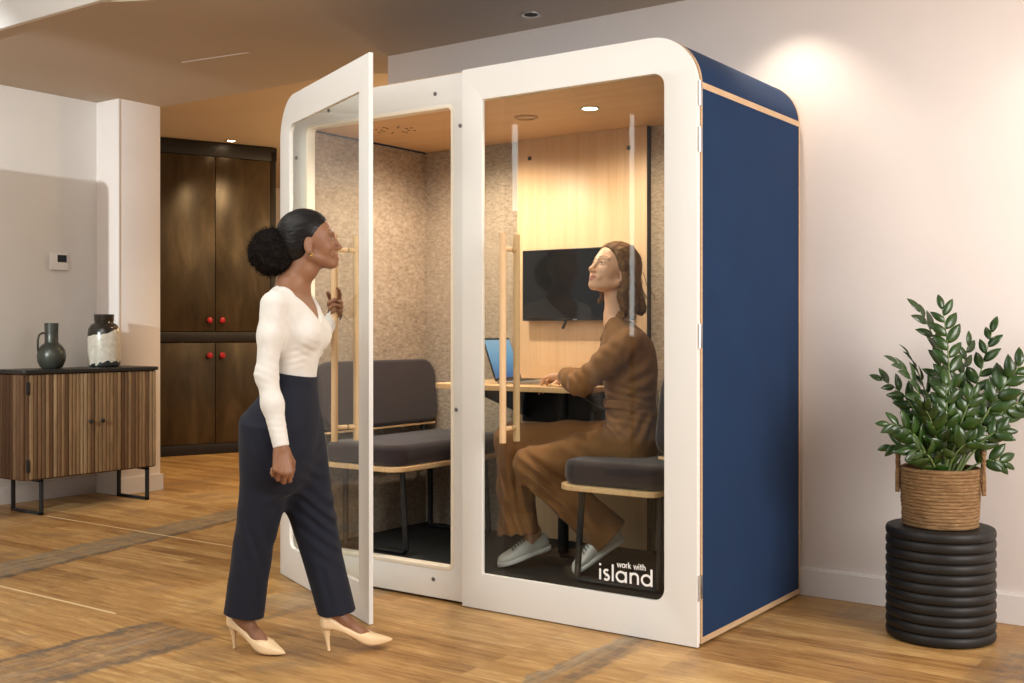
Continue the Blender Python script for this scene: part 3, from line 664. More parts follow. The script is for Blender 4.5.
# ------------------------------------------------------------------ soft-blended solid modelling (signed distances -> one mesh)
def V3(*a): return np.array(a, float)
def unit(v): v = np.asarray(v, float); return v / np.linalg.norm(v)
def spl(ts, vs, n=160):
    """smooth interpolation (Catmull-Rom) of rows vs at ts, resampled for np.interp"""
    ts = np.asarray(ts, float); vs = np.asarray(vs, float); m = np.gradient(vs, ts, axis=0) if len(ts) > 2 else np.repeat((vs[1:] - vs[:1]) / (ts[1] - ts[0]), 2, 0)
    x = np.linspace(ts[0], ts[-1], n); i = np.clip(np.searchsorted(ts, x) - 1, 0, len(ts) - 2); h = ts[i + 1] - ts[i]; u = (x - ts[i]) / h
    h00, h10, h01, h11 = 2*u**3 - 3*u**2 + 1, u**3 - 2*u**2 + u, -2*u**3 + 3*u**2, u**3 - u**2
    return x, h00[:, None]*vs[i] + (h10*h)[:, None]*m[i] + h01[:, None]*vs[i+1] + (h11*h)[:, None]*m[i+1]
class Sculpt:
    def __init__(s): s.ops = []
    def add(s, fn, lo, hi, k=.01, op='u'): s.ops.append((op, fn, np.asarray(lo, float), np.asarray(hi, float), k)); return s
    # --- primitives
    def cap(s, a, b, ra, rb, k=.01, op='u', sq=None):
        a = np.asarray(a, float); b = np.asarray(b, float); ba = b - a; L2 = max(ba @ ba, 1e-12); R = max(ra, rb)
        def f(P):
            q = P - a; h = np.clip(q @ ba / L2, 0, 1); v = q - h[:, None] * ba
            if sq is not None:                                   # flattened along direction sq[0] by factor sq[1]
                v = v + np.outer(v @ sq[0], sq[0]) * (sq[1] - 1)
            return np.sqrt((v * v).sum(1)) - (ra + (rb - ra) * h)
        return s.add(f, np.minimum(a, b) - R, np.maximum(a, b) + R, k, op)
    def limb(s, pts, rs, k=.01, op='u'):
        for i in range(len(pts) - 1): s.cap(pts[i], pts[i + 1], rs[i], rs[i + 1], k, op)
        return s
    def ell(s, c, r, A=None, k=.01, op='u'):
        c = np.asarray(c, float); r = np.asarray(r, float); A = np.eye(3) if A is None else np.asarray(A)   # rows = axes
        def f(P):
            q = (P - c) @ A.T; k0 = np.sqrt(((q / r) ** 2).sum(1)); k1 = np.sqrt(((q / r ** 2) ** 2).sum(1)) + 1e-9
            return k0 * (k0 - 1) / k1
        m = r.max(); return s.add(f, c - m, c + m, k, op)
    def loft(s, a, b, xdir, secs, k=.02, op='u', cap=.006, pw=2.0):
        """elliptical sections (t, ox, oy, rx, ry) along a->b; x axis = xdir"""
        a = np.asarray(a, float); b = np.asarray(b, float); L = np.linalg.norm(b - a); z = (b - a) / L
        x = unit(np.asarray(xdir, float) - z * (np.asarray(xdir, float) @ z)); y = np.cross(z, x)
        T, Q = spl([q[0] for q in secs], [q[1:] for q in secs])
        def f(P):
            q = P - a; t = q @ z / L; tc = np.clip(t, T[0], T[-1])
            ox, oy, rx, ry = (np.interp(tc, T, Q[:, i]) for i in range(4))
            u = (q @ x - ox); v = (q @ y - oy)
            if pw == 2.0: k0 = np.sqrt((u / rx) ** 2 + (v / ry) ** 2)
            else: k0 = (np.abs(u / rx) ** pw + np.abs(v / ry) ** pw) ** (1 / pw)
            k1 = np.sqrt((u / rx ** 2) ** 2 + (v / ry ** 2) ** 2) + 1e-9
            d = np.where(k0 > .05, k0 * (k0 - 1) / k1, -np.minimum(rx, ry)); d = np.maximum(d, -np.minimum(rx, ry))
            e = np.maximum(T[0] - t, t - T[-1]) * L
            h = np.clip(.5 + .5 * (d - e) / cap, 0, 1); return e + (d - e) * h + cap * h * (1 - h)
        m = max(max(abs(q[1]) + q[3], abs(q[2]) + q[4]) for q in secs) * 1.25
        e0, e1 = a + z * L * secs[0][0], a + z * L * secs[-1][0]
        return s.add(f, np.minimum(e0, e1) - m, np.maximum(e0, e1) + m, k, op)
    def half(s, p, n, k=.003, op='s', lo=(-9,) * 3, hi=(9,) * 3):
        p = np.asarray(p, float); n = unit(n); return s.add(lambda P: (P - p) @ n, lo, hi, k, op)   # inside = against n
    def fold(s, p, d, lam, amp, rad, w=None, ph=0.0):
        """cloth ridges: cosine along d, fading out around p (w = squash of the fade along d)"""
        p = np.asarray(p, float); d = unit(d)
        def f(P):
            q = P - p; u = q @ d; g = (q * q).sum(1) + (0 if w is None else (w - 1) * u * u)
            wv = .35 * np.sin(q @ np.array([31., 17., 23.]) * .7) + .3 * np.sin(q @ np.array([-13., 29., 11.]) + 1)
            return amp * np.cos(2 * PI * u / lam + ph + wv * 2) * np.exp(-g / rad ** 2)
        return s.add(f, p - 2.2 * rad, p + 2.2 * rad, 0, 'd')
    # --- evaluation
    def ev(s, P, pad):
        d = np.full(len(P), .25)
        for op, f, lo, hi, k in s.ops:
            m = ((P > lo - pad - k) & (P < hi + pad + k)).all(1)
            if not m.any(): continue
            a = d[m]; b = f(P[m])
            if op == 'd': d[m] = np.where(np.abs(a) < .06, a + b, a); continue
            if op == 's': a, b = -a, b
            elif op == 'i': a, b = -a, -b
            if k > 1e-6:
                h = np.clip(.5 + .5 * (b - a) / k, 0, 1); r = b + (a - b) * h - k * h * (1 - h)
            else: r = np.minimum(a, b)
            d[m] = r if op == 'u' else -r
        return d
    def mesh(s, name, vox, mats, parent=None, matfn=None, disp=None):
        lo = np.min([o[2] for o in s.ops if o[0] == 'u'], 0) - .03; hi = np.max([o[3] for o in s.ops if o[0] == 'u'], 0) + .03
        f = 4; cs = vox * f; nc = np.ceil((hi - lo) / cs).astype(int) + 1
        gi = np.stack(np.meshgrid(*[np.arange(n) for n in nc], indexing='ij'), -1).reshape(-1, 3)
        ctr = lo + (gi + .5 - .5 / f) * cs; pad = cs * 2.2
        dc = np.concatenate([s.ev(c, pad) for c in np.array_split(ctr, max(1, len(ctr) // 400000))])
        act = np.abs(dc) < pad; D = np.repeat(np.repeat(np.repeat(np.where(dc < 0, -1, 1).reshape(nc).astype(np.float32), f, 0), f, 1), f, 2)
        off = np.stack(np.meshgrid(*[np.arange(f)] * 3, indexing='ij'), -1).reshape(-1, 3)
        idx = (gi[act][:, None, :] * f + off[None]).reshape(-1, 3)
        val = np.empty(len(idx))
        for ch in np.array_split(np.arange(len(idx)), max(1, len(idx) // 300000)): val[ch] = s.ev(lo + idx[ch] * vox, pad)
        D[idx[:, 0], idx[:, 1], idx[:, 2]] = val
        S_ = D < 0; n = np.array(D.shape)
        c = sum(S_[i:n[0]-1+i, j:n[1]-1+j, k:n[2]-1+k].astype(np.uint8) for i in (0, 1) for j in (0, 1) for k in (0, 1))
        cell = np.argwhere((c > 0) & (c < 8)); ids = np.full(n - 1, -1, np.int32); ids[tuple(cell.T)] = np.arange(len(cell))
        co = [(i, j, k) for i in (0, 1) for j in (0, 1) for k in (0, 1)]
        cv = np.stack([D[cell[:, 0] + i, cell[:, 1] + j, cell[:, 2] + k] for i, j, k in co], 1).astype(float)
        acc = np.zeros((len(cell), 3)); cnt = np.zeros(len(cell))
        for a in range(8):
            for b_ in range(a + 1, 8):
                if sum(x != y for x, y in zip(co[a], co[b_])) != 1: continue
                m = (cv[:, a] < 0) != (cv[:, b_] < 0); t = cv[m, a] / (cv[m, a] - cv[m, b_])
                acc[m] += np.array(co[a]) + t[:, None] * (np.array(co[b_]) - np.array(co[a])); cnt[m] += 1
        Vt = lo + (cell + acc / cnt[:, None]) * vox
        quads = []
        for ax in range(3):
            sl0 = [slice(1, n[q] - 1) for q in range(3)]; sl1 = list(sl0); sl0[ax] = slice(0, n[ax] - 1); sl1[ax] = slice(1, n[ax])
            A = S_[tuple(sl0)]; B = S_[tuple(sl1)]; e = np.argwhere(A != B); up = A[tuple(e.T)]
            g = e.copy(); u, v = (ax + 1) % 3, (ax + 2) % 3
            for q in range(3):
                if q != ax: g[:, q] += 1
            o = np.zeros(3, int)
            def I(du, dv): h = g.copy(); h[:, u] -= du; h[:, v] -= dv; return ids[tuple(h.T)]
            q = np.stack([I(1, 1), I(0, 1), I(0, 0), I(1, 0)], 1); q[~up] = q[~up][:, ::-1]; quads.append(q)
        F = np.concatenate(quads); F = F[(F >= 0).all(1)]
        if disp is not None: Vt = disp(Vt)
        me = bpy.data.meshes.new(name); me.vertices.add(len(Vt)); me.vertices.foreach_set('co', Vt.astype(np.float32).ravel())
        me.loops.add(F.size); me.loops.foreach_set('vertex_index', F.astype(np.int32).ravel()); me.polygons.add(len(F))
        me.polygons.foreach_set('loop_start', np.arange(0, F.size, 4, dtype=np.int32)); me.polygons.foreach_set('loop_total', np.full(len(F), 4, np.int32))
        me.polygons.foreach_set('use_smooth', np.ones(len(F), bool))
        for m in (mats if isinstance(mats, (list, tuple)) else [mats]): me.materials.append(m)
        if matfn is not None:
            for nm, a in matfn(Vt).items(): me.attributes.new(nm, 'FLOAT', 'POINT').data.foreach_set('value', a.astype(np.float32))
        me.update(calc_edges=True); me.validate()
        o = link(name, me)
        if parent is not None:
            o.parent = parent; o.matrix_parent_inverse = Matrix.Translation(-Vector(parent.location))
        return o

class Frame:
    """local frame: x forward, y left, z up"""
    def __init__(s, o, f, up=(0, 0, 1), sc=1.0):
        s.o = np.asarray(o, float); s.f = unit(f); up = np.asarray(up, float); s.u = unit(up - s.f * (up @ s.f)); s.l = np.cross(s.u, s.f); s.A = np.stack([s.f, s.l, s.u]); s.sc = sc
    def __call__(s, x, y, z): return s.o + s.sc * (s.f * x + s.l * y + s.u * z)
    def inv(s, P): return (P - s.o) @ s.A.T / s.sc
    def mat(s):
        m = Matrix.Identity(4)
        for i in range(3):
            for j in range(3): m[i][j] = s.A[j][i] * s.sc
            m[i][3] = s.o[i]
        return m

def head(S, H, smile=0.0):
    E = lambda c, r, k=.015, op='u': S.ell(H(*c), np.array(r) * H.sc, H.A, k, op)
    K = lambda a, b, ra, rb, k=.01, op='u': S.cap(H(*a), H(*b), ra * H.sc, rb * H.sc, k, op)
    E((-.013, 0, .033), (.096, .072, .082)); E((.030, 0, .004), (.058, .060, .086), .022); E((.034, 0, -.050), (.050, .049, .050), .024)
    E((.073, 0, -.088), (.018, .020, .016), .018)
    for s in (1, -1):
        K((-.002, s * .050, -.052), (.060, s * .016, -.088), .019, .014, .02); E((.052, s * .036, -.022), (.028, .024, .026), .022)
        K((.083, s * .009, .025), (.066, s * .046, .027), .008, .007, .012)
    E((.074, 0, -.062), (.017, .027, .021), .014)
    for s in (1, -1):
        E((.0915, s * .031, .005), (.0155, .018, .0105), .012, 's'); E((.0705, s * .031, .004), (.0125, .0145, .0125), .006)
        K((.0835, s * .018, .0075), (.0868, s * .029, .0122), .0023, .0026, .003); K((.0868, s * .029, .0122), (.0765, s * .046, .007), .0026, .0023, .003)
        K((.0825, s * .019, .001), (.0835, s * .031, -.0035), .002, .0022, .003); K((.0835, s * .031, -.0035), (.0765, s * .045, .002), .0022, .002, .003)
    K((.083, 0, .014), (.1015, 0, -.026), .0078, .0098, .010); E((.1035, 0, -.0305), (.0105, .0105, .0095), .006)
    for s in (1, -1): E((.0935, s * .0115, -.0345), (.0095, .0068, .0072), .006); E((.097, s * .0062, -.0415), (.005, .0032, .003), .003, 's')
    cz = -.0610 + .004 * smile
    for s in (1, -1):
        K((.0915, s * .004, -.0560), (.0785, s * .0255, cz), .0042, .0022, .005); K((.0900, 0, -.0685 - .003 * smile), (.0785, s * .0240, cz - .0015), .0050, .0024, .006)
        K((.0965, 0, -.0622), (.0810, s * .0240, cz - .0002), .0014 + .0022 * smile, .0010, .003, 's'); E((.0735, s * .0330, -.054), (.006, .006, .010), .01)
    for s in (1, -1):
        A = Frame(H.o, H.f * .93 * 1 + H.u * -.12 + H.l * s * -.28, H.u)
        S.ell(H(-.008, s * .0735, -.014), np.array((.0165, .0065, .030)) * H.sc, A.A, .006); S.ell(H(-.003, s * .0805, -.009), np.array((.0085, .0045, .017)) * H.sc, A.A, .004, 's')
        E((-.002, s * .072, -.041), (.008, .006, .009), .006)
def head_mat(H, smile=0.0):
    """soft masks on the skin: lips, brows and lash lines"""
    def st(x, w=.0016): x = np.clip(.5 + x / (2 * w), 0, 1); return x * x * (3 - 2 * x)
    def fn(P):
        x, y, z = H.inv(P).T; ya = np.abs(y); u = ya / .0255
        up = -.0520 - (.0060 - .0035 * smile) * u ** 2 - .0012 * np.exp(-(y / .003) ** 2); dn = -.0728 - .003 * smile + (.0130 + .005 * smile) * u ** 2
        lip = np.where((x > .072) & (x < .13), st(np.minimum(np.minimum(z - dn, up - z), .0255 - ya)), 0)
        c = .0285 + .0055 * np.sin(np.clip((ya - .012) / .038, 0, 1) * PI * .8); hw = .0030 * (1.15 - .8 * np.clip((ya - .013) / .036, 0, 1))
        b = np.where(x > .05, st(np.minimum(hw - np.abs(z - c), np.minimum(ya - .012, .049 - ya)), .0013), 0)
        la = .0118 - .10 * np.abs(ya - .030); b = np.maximum(b, np.where(x > .066, st(np.minimum(.0013 - np.abs(z - la), np.minimum(ya - .018, .047 - ya)), .001), 0))
        return {'lip': lip, 'brow': b * .92}
    return fn
def eyes(H, parent, iris, gaze=(1, 0, 0)):
    g = unit(gaze)
    for s in (1, -1):
        b = MB(); bmesh.ops.create_uvsphere(b.b, u_segments=20, v_segments=14, radius=.0118 * H.sc)
        for f in b.b.faces:
            c = f.calc_center_median().normalized(); q = H.A @ np.array(c); d = float(q @ g); f.material_index = 2 if d > .955 else (1 if d > .85 else 0)
        for v in b.b.verts: v.co += Vector(H(.0722, s * .031, .004)) - Vector(parent.location)
        b.build('eye', [M['eyewhite'], iris, M['pupil']], parent)

def hand(S, w, fd, pn, lat, curls, thumb, sc=1.0, spread=.10):
    """w wrist, fd towards the knuckles, pn out of the palm, lat towards the index side; curls = 4 x (mcp, pip, dip) degrees index..little;
    thumb = three directions in (fd, pn, lat)"""
    w = np.asarray(w, float); fd = unit(fd); pn = unit(pn - fd * (np.asarray(pn) @ fd)); lat = unit(lat - fd * (lat @ fd) - pn * (lat @ pn))
    B = lambda a, b, c: w + sc * (fd * a + pn * b + lat * c)
    kn = [(.088, 0, .028), (.092, -.003, .0095), (.086, -.002, -.0095), (.077, .001, -.027)]
    for i, c in enumerate(kn): S.cap(B(.006, 0, c[2] * .62), B(*c), .0135 * sc, (.0118, .0118, .0112, .0102)[i] * sc, .012)
    S.cap(B(.03, .007, .016), B(.065, .006, .012), .011 * sc, .010 * sc, .012); S.cap(B(.02, .007, -.016), B(.06, .006, -.018), .011 * sc, .009 * sc, .012)
    ln = [(.041, .025, .021), (.045, .029, .022), (.041, .027, .021), (.032, .020, .019)]; rr = [(.0092, .0083, .0077, .0064), (.0094, .0085, .0078, .0065), (.0088, .008, .0074, .0062), (.0078, .007, .0066, .0056)]
    for i in range(4):
        p = B(*kn[i]); an = 0; base = unit(fd + lat * spread * (1.2, .3, -.5, -1.3)[i])
        for j in range(3):
            an += math.radians(curls[i][j]); d = base * math.cos(an) + pn * math.sin(an); q = p + d * ln[i][j] * sc
            S.cap(p, q, rr[i][j] * sc, rr[i][j + 1] * sc, .0035 if j else .006); p = q
    p = B(.018, .006, .022); rs = (.0135, .0112, .0098, .0078); L3 = (.042, .031, .026)
    for j in range(3):
        d = unit(fd * thumb[j][0] + pn * thumb[j][1] + lat * thumb[j][2]); q = p + d * L3[j] * sc; S.cap(p, q, rs[j] * sc, rs[j + 1] * sc, .009 if j == 0 else .004); p = q

def rings(b, R, mi=0, close=True):
    """skin a list of equal-length point rings into b"""
    vs = [[b.b.verts.new(p) for p in r] for r in R]; n = len(vs[0])
    for i in range(len(vs) - 1):
        for k in range(n):
            f = b.b.faces.new((vs[i][k], vs[i][(k + 1) % n], vs[i + 1][(k + 1) % n], vs[i + 1][k])); f.material_index = mi
    if close:
        b.b.faces.new(vs[0][::-1]).material_index = mi; b.b.faces.new(vs[-1]).material_index = mi
# ------------------------------------------------------------------ woman walking in from the left, hand on the open door
def skin_mat(nm, c0, c1, lip, brow):
    t = NT(nm); co = t.coord(); a = t.noise(co, 16, 4); f = t.noise(co, 300, 2); A = lambda n: t.n('Attribute', attribute_name=n).outputs['Fac']
    c = t.mix(A('lip'), t.ramp(a, [(.3, c0), (.7, c1)]), lip); c = t.mix(A('brow'), c, brow)
    return t.bsdf(c, t.math('SUBTRACT', .5, t.math('MULTIPLY', A('lip'), .15)), 0, .4, bump=f, bstr=.04, bdist=.001)
M['skinA'] = skin_mat('brown_skin', (.215, .098, .050), (.275, .130, .068), (.27, .080, .055), (.016, .010, .007))
M['eyewhite'] = flat('eye_white', (.75, .72, .68), .2, var=0); M['irisA'] = flat('iris_brown', (.06, .028, .012), .15); M['pupil'] = flat('pupil', (.004, .004, .004), .1)
M['nailA'] = flat('nail_red', (.35, .02, .03), .2); M['gold'] = flat('gold', (.75, .48, .16), .25, 1)
t = NT('black_coily_hair'); co = t.coord(); a = t.noise(co, 160, 4, .7); M['puff'] = t.bsdf(t.ramp(a, [(.35, (.004, .003, .003)), (.7, (.022, .016, .013))]), .95, 0, .12, bump=a, bstr=1, bdist=.01)
t = NT('slick_black_hair'); co = t.coord((1, 1, 3)); a = t.noise(co, 90, 4, .6); M['slick'] = t.bsdf(t.ramp(a, [(.35, (.004, .0035, .0035)), (.7, (.014, .011, .010))]),   .42, 0, .22, bump=a, bstr=.15, bdist=.002)
t = NT('white_rib_knit'); co = t.coord(); a = t.noise(co, 400, 2); b_ = t.noise(co, 22, 4)
M['knit'] = t.bsdf(t.ramp(b_, [(.3, (.66, .635, .585)), (.7, (.73, .705, .655))]), .92, 0, .2, bump=a, bstr=.2, bdist=.002)
M['navy'] = fabric('navy_suiting', (.011, .013, .023), .2, 420, .8, .1, .12, .05)
M['nude'] = flat('nude_patent', (.80, .585, .345), .28, 0, .5, var=.02)

DA_ = 4.20; PXA = DA_ / FPX
def A_(x, y, dd=0): return at(x, y, DA_ + dd)
rayd = unit(A_(296, 331) - CP); nA = unit(rayd * [1, 1, 0]); eA = np.array([nA[1], -nA[0], 0])      # away from the viewer / to the right
def dirA(deg): a = math.radians(deg); return eA * math.cos(a) - nA * math.sin(a)                   # facing right, turned deg towards the viewer
wA = thing('person', 'woman in white V-neck top and navy trousers walking in, hand on the open pod door', 'person', tuple(A_(290, 331) * [1, 1, 0]))
fT = dirA(22); lT = np.cross([0, 0, 1], fT); fP = dirA(14); lP = np.cross([0, 0, 1], fP)
HA = Frame(A_(310.6, 243), dirA(3) * math.cos(math.radians(8.5)) + UP * math.sin(math.radians(8.5)), sc=1.0)
def tors(rows, base, top, f, grow=0):
    a, b = A_(296, base), A_(296, top); out = []
    for (y, cx, rx, ry) in rows: out.append(((y - base) / (top - base), 0, 0, rx + grow, ry + grow, cx))
    return a, b, out
def torso(S, rows, f, grow=0, k=.02, cap=.006, D=0):
    base, top = rows[0][0], rows[-1][0]; a, b = A_(296, base, D), A_(296, top, D); l = np.cross([0, 0, 1], f); secs = []
    for (y, cx, rx, ry) in rows:
        off = (cx - 296) * PXA * eA; secs.append(((y - base) / (top - base), off @ f, off @ l, rx + grow, ry + grow))
    return S.loft(a, b, f, secs, k, cap=cap)
rowsT = [(392, 294, .078, .124), (374, 295.5, .071, .119), (354, 296.5, .083, .124), (340, 296.5, .100, .132), (329, 296, .106, .139), (314, 294, .100, .148), (302, 291.5, .085, .152), (293, 290, .066, .128), (286, 290.5, .050, .080), (281, 292, .047, .056)]
shA = A_(290, 304); shR = shA - lT * .148; shL = shA + lT * .148
elR, wrR = A_(266.5, 375, -.175), A_(281.5, 448, -.215)
hb = np.array([-PW + .868 * math.cos(DA) - .05 * math.sin(DA), -.868 * math.sin(DA) - .05 * math.cos(DA), 1.312])   # the outer handle bar, where she holds it
dn_ = np.array([-math.sin(DA), -math.cos(DA), 0]); dt_ = np.array([math.cos(DA), -math.sin(DA), 0])             # door's outward normal, along the door
fdL = unit(dt_ * .82 + UP * .50); latL = unit(UP * .82 - dt_ * .5)
wrL = hb - fdL * .078 - dn_ * .0225 - latL * .006; elL = A_(312, 350, .36)
# one body
S1 = Sculpt(); head(S1, HA, 1.0)
S1.limb([HA(-.028, 0, -.035), HA(-.036, 0, -.09), A_(292, 284)], [.050, .047, .055], .022)
S1.cap(A_(295, 291) + lT * .02, A_(293, 291) - lT * .02, .050, .050, .03)
torso(S1, rowsT, fT, -.010, .03)
for s, E_, W_ in ((shR, elR, wrR), (shL, elL, wrL)): S1.limb([s, s + (E_ - s) * .5, E_, E_ + (W_ - E_) * .35, W_], [.042, .037, .030, .031, .0205], .02)
rowsP = [(378, 294.5, .080, .128), (385, 292.5, .088, .136), (398, 288, .112, .152), (416, 282, .140, .172), (436, 281, .140, .178), (458, 283, .128, .172), (478, 284.5, .104, .152), (490, 285, .065, .11)]
rowsP.reverse(); torso(S1, rowsP, fP, -.022, .03)
hipR, hipL = A_(266, 432, -.080), A_(298, 432, .080)
ankR, ankL = A_(240.5, 622, .03), A_(333, 621, .02)
knR, knL = A_(259, 522, -.035), A_(314, 520, .03)
for h, k_, a in ((hipR, knR, ankR), (hipL, knL, ankL)): S1.limb([h, k_, k_ + (a - k_) * .3, a], [.075, .048, .048, .031], .02)
# feet in pumps: frame origin under the back of the heel, on the floor
hR = A_(229, 647, .045); hR[2] = .001; FR_ = Frame(hR, dirA(37), sc=1.0)
hL = A_(321.5, 655, -.02); hL[2] = .003; fl_ = dirA(-8); FL_ = Frame(hL, fl_ + UP * .045, sc=1.03)
for Fr, an in ((FR_, ankR), (FL_, ankL)):
    S1.limb([an, Fr(.050, 0, .150), Fr(.085, 0, .105), Fr(.135, 0, .055), Fr(.175, 0, .030)], [.030, .0295, .026, .0255, .020], .02); S1.ell(Fr(.032, 0, .114), (.024, .022, .027), Fr.A, .015)
# right hand hanging relaxed, left hand round the handle
fdR = unit(A_(283, 478, -.235) - wrR); hand(S1, wrR, fdR, -eA * .25 + nA * .95, eA * .95 + nA * .25, ((42, 52, 32), (48, 56, 34), (52, 60, 36), (56, 60, 36)), ((.75, .35, .50), (.90, .42, .05), (.90, .42, -.1)), .97)
hand(S1, wrL, fdL, dn_, latL, ((12, 15, 10), (58, 82, 50), (62, 84, 50), (64, 84, 50)), ((.55, .25, .8), (.85, .55, .35), (.9, .6, -.05)), .95)
hm = head_mat(HA, 1.0)
bodyA = S1.mesh('body', .0028, M['skinA'], wA, hm)
b = MB(); b.ico((0, 0, 0), 1, 2)
for v in b.b.verts: v.co = Vector(HA(.0800 + .0085 * v.co.x, .0185 * v.co.y, -.0625 + .0062 * v.co.z)) - Vector(wA.location)
b.build('teeth', M['eyewhite'], wA)
eyes(HA, wA, M['irisA'], (1, .15, -.05))
# hair: slicked back, gathered in a round puff
S2 = Sculpt(); S2.ell(HA(-.020, 0, .044), (.1000, .0770, .0880), HA.A, .01); S2.ell(HA(-.045, 0, -.005), (.070, .070, .070), HA.A, .02); S2.half(HA(.017, 0, 0), HA.f * 1.0 - HA.u, .006, 'i')
for s in (1, -1): S2.ell(HA(-.004, s * .080, -.020), (.024, .03, .032), HA.A, .006, 's')
S2.half(HA(0, 0, -.070), -HA.u, .01, 'i')
def comb(V):
    q = HA.inv(V); n = V - HA(-.02, 0, .01); n /= np.linalg.norm(n, axis=1)[:, None]
    return V + n * np.array([.0013 * mnoise.noise(Vector((x[0] * 16, x[1] * 130, x[2] * 130))) for x in q])[:, None]
hairA = S2.mesh('hair', .003, M['slick'], wA, disp=comb)
pc = A_(272, 252); S3 = Sculpt(); S3.ell(pc, (.086, .084, .086), HA.A, .02); S3.limb([HA(-.085, 0, .0), HA(-.12, 0, -.02)], [.042, .06], .03)
def fuzz(P):
    q = P - pc; u = q / np.linalg.norm(q, axis=1)[:, None]; r = np.array([.008 * mnoise.noise(Vector(x) * 42) + .006 * mnoise.noise(Vector(x) * 105) for x in P]); return P + u * r[:, None]
puff = S3.mesh('hair_puff', .0035, M['puff'], wA, disp=fuzz)
rg = np.random.default_rng(5); b = MB()
for k in range(2600):
    u = unit(rg.normal(size=3)); p = pc + u * .080; side = unit(rg.normal(size=3)); pts = []; ph = rg.uniform(0, 6); h = rg.uniform(.010, .024); s2 = np.cross(u, side)
    for j in range(5): pts.append(p + u * h * j / 4 + .0028 * (side * math.cos(ph + j * 1.9) + s2 * math.sin(ph + j * 1.9)))
    v = [[b.b.verts.new(q + s2 * .0006 * sgn) for sgn in (-1, 1)] for q in pts]
    for j in range(4): b.b.faces.new((v[j][0], v[j][1], v[j + 1][1], v[j + 1][0]))
b.build('coils', M['puff'], puff)
# earring, bracelet, ring of coils around the puff
def curl(nm, c, ax, R, r, m):
    ax = unit(ax); x = unit(np.cross(ax, [.3, .2, 1])); y = np.cross(ax, x); MBx = MB(); MBx.tube([tuple(c + R * (x * math.cos(a) + y * math.sin(a)) - np.array(wA.location)) for a in np.linspace(0, 2 * PI, 20, endpoint=False)], r, 8, closed=True); return MBx.build(nm, m, wA)
curl('earring', HA(.000, -.080, -.049), HA.f + HA.l * .5, .0085, .0022, M['gold'])
M['bead'] = flat('dark_beads', (.05, .02, .015), .3)
curl('bracelet', wrL + fdL * .012, fdL, .029, .0045, M['bead'])
# white V-neck top
S4 = Sculpt(); torso(S4, rowsT, fT, 0, .03)
for s in (1, -1): S4.ell(A_(296, 334) + fT * .068 + lT * s * .062, (.046, .056, .056), Frame((0, 0, 0), fT).A, .03)
for s, E_, W_ in ((shR, elR, wrR), (shL, elL, wrL)):
    S4.limb([s + UP * -.006, s + (E_ - s) * .45, E_, E_ + (W_ - E_) * .4, W_ + (W_ - E_) * -.02], [.050, .0445, .0375, .0365, .0285], .028)
zV = A_(317, 321)[2]; cT = A_(293, 318)
def vneck(P):
    q = P - cT; l = q @ lT; f = q @ fT; dz = P[:, 2] - zV; return np.maximum((np.abs(l + .010) - np.minimum(.84 * dz, .076)) *   .77, -.020 - f)
S4.add(vneck, cT - .25, cT + .25, .014, 's')
S4.limb([HA(-.030, 0, -.06), A_(290, 283)], [.066, .076], .008, 's')
for W_, E_ in ((wrR, elR), (wrL, elL)): d_ = unit(W_ - E_); S4.half(W_ + d_ * -.004, -d_, .003, 's', W_ - .07, W_ + .07)
S4.fold(elR, UP * 1 + eA * .4, .030, .0012, .05); S4.fold(A_(292, 358, -.1), UP * .9 - eA * .3, .026, .0014, .05, 1.5); S4.fold(A_(312, 350, -.09), UP * .9 + eA * .35, .030, .0013, .05)
S4.fold(A_(276, 322, -.13), UP * .5 + eA, .028, .0018, .05); S4.fold(wrR + (elR - wrR) * .3, UP, .024, .0007, .05); S4.fold(wrL, wrL - elL, .02, .002, .05)
top = S4.mesh('knit_top', .0028, M['knit'], wA)
# navy wide trousers
S5 = Sculpt(); torso(S5, rowsP, fP, 0, .03)
def leg(S, h, k_, a, dirs, secs, kk=.05):
    S.loft(h, a, fP, secs, kk, cap=.004)
hemR, hemL = A_(243.5, 618, .0), A_(337.5, 615, .01)
tX = lambda px_: px_ * PXA
leg(S5, A_(268, 430, -.082), None, hemR, None, [(-.02, 0, 0, .092, .092), (.18, .004, 0, .088, .092), (.37, .012, 0, .085, .088), (.55, .004, 0, .075, .082), (.75, 0, 0, .073, .080), (1.0, 0, 0, .0745, .080)])
leg(S5, A_(299, 430, .082), None, hemL, None, [(-.02, 0, 0, .090, .090), (.18, -.006, 0, .090, .092), (.37, -.018, 0, .092, .088), (.52, -.014, 0, .083, .084), (.70, -.010, 0, .074, .080), (1.0, 0, 0, .0700, .078)])
for h, nrm, p0 in ((hemR, np.array([0, 0, 1.]) + eA * .16, 0), (hemL, np.array([0, 0, 1.]) - eA * .10, 0)): S5.half(h + UP * .012, nrm, .002, 's', h - .13, h + .13)
for h, p0 in ((hemR, A_(268, 430, -.082)), (hemL, A_(299, 430, .082))):
    d_ = unit(h - p0); S5.cap(h - d_ * .05, h + d_ * .05, .066, .066, .004, 's')
S5.fold(A_(322, 515, -.01), UP * .7 + eA * .55, .045, .006, .09); S5.fold(A_(318, 480, -.05), UP * .8 + eA * .5, .05, .004, .07); S5.fold(A_(330, 548, -.02), UP * .8 + eA * .5, .055, .003, .07); S5.fold(A_(300, 460, -.05), UP * .6 - eA * .6, .055, .003, .10)
S5.fold(A_(262, 455, -.15), UP * .45 + eA, .060, .0025, .11); S5.fold(A_(256, 545, -.09), UP * .25 + eA, .055, .0028, .14, .6); S5.fold(A_(328, 590, -.06), UP * .2 + eA, .055, .0025, .10, .6)
S5.half(A_(293.6, 379), -(UP * 13.5 + eA * 2.4), .003, 's', A_(293, 379) - .16, A_(293, 379) + .16)
trs = S5.mesh('trousers', .0032, M['navy'], wA)
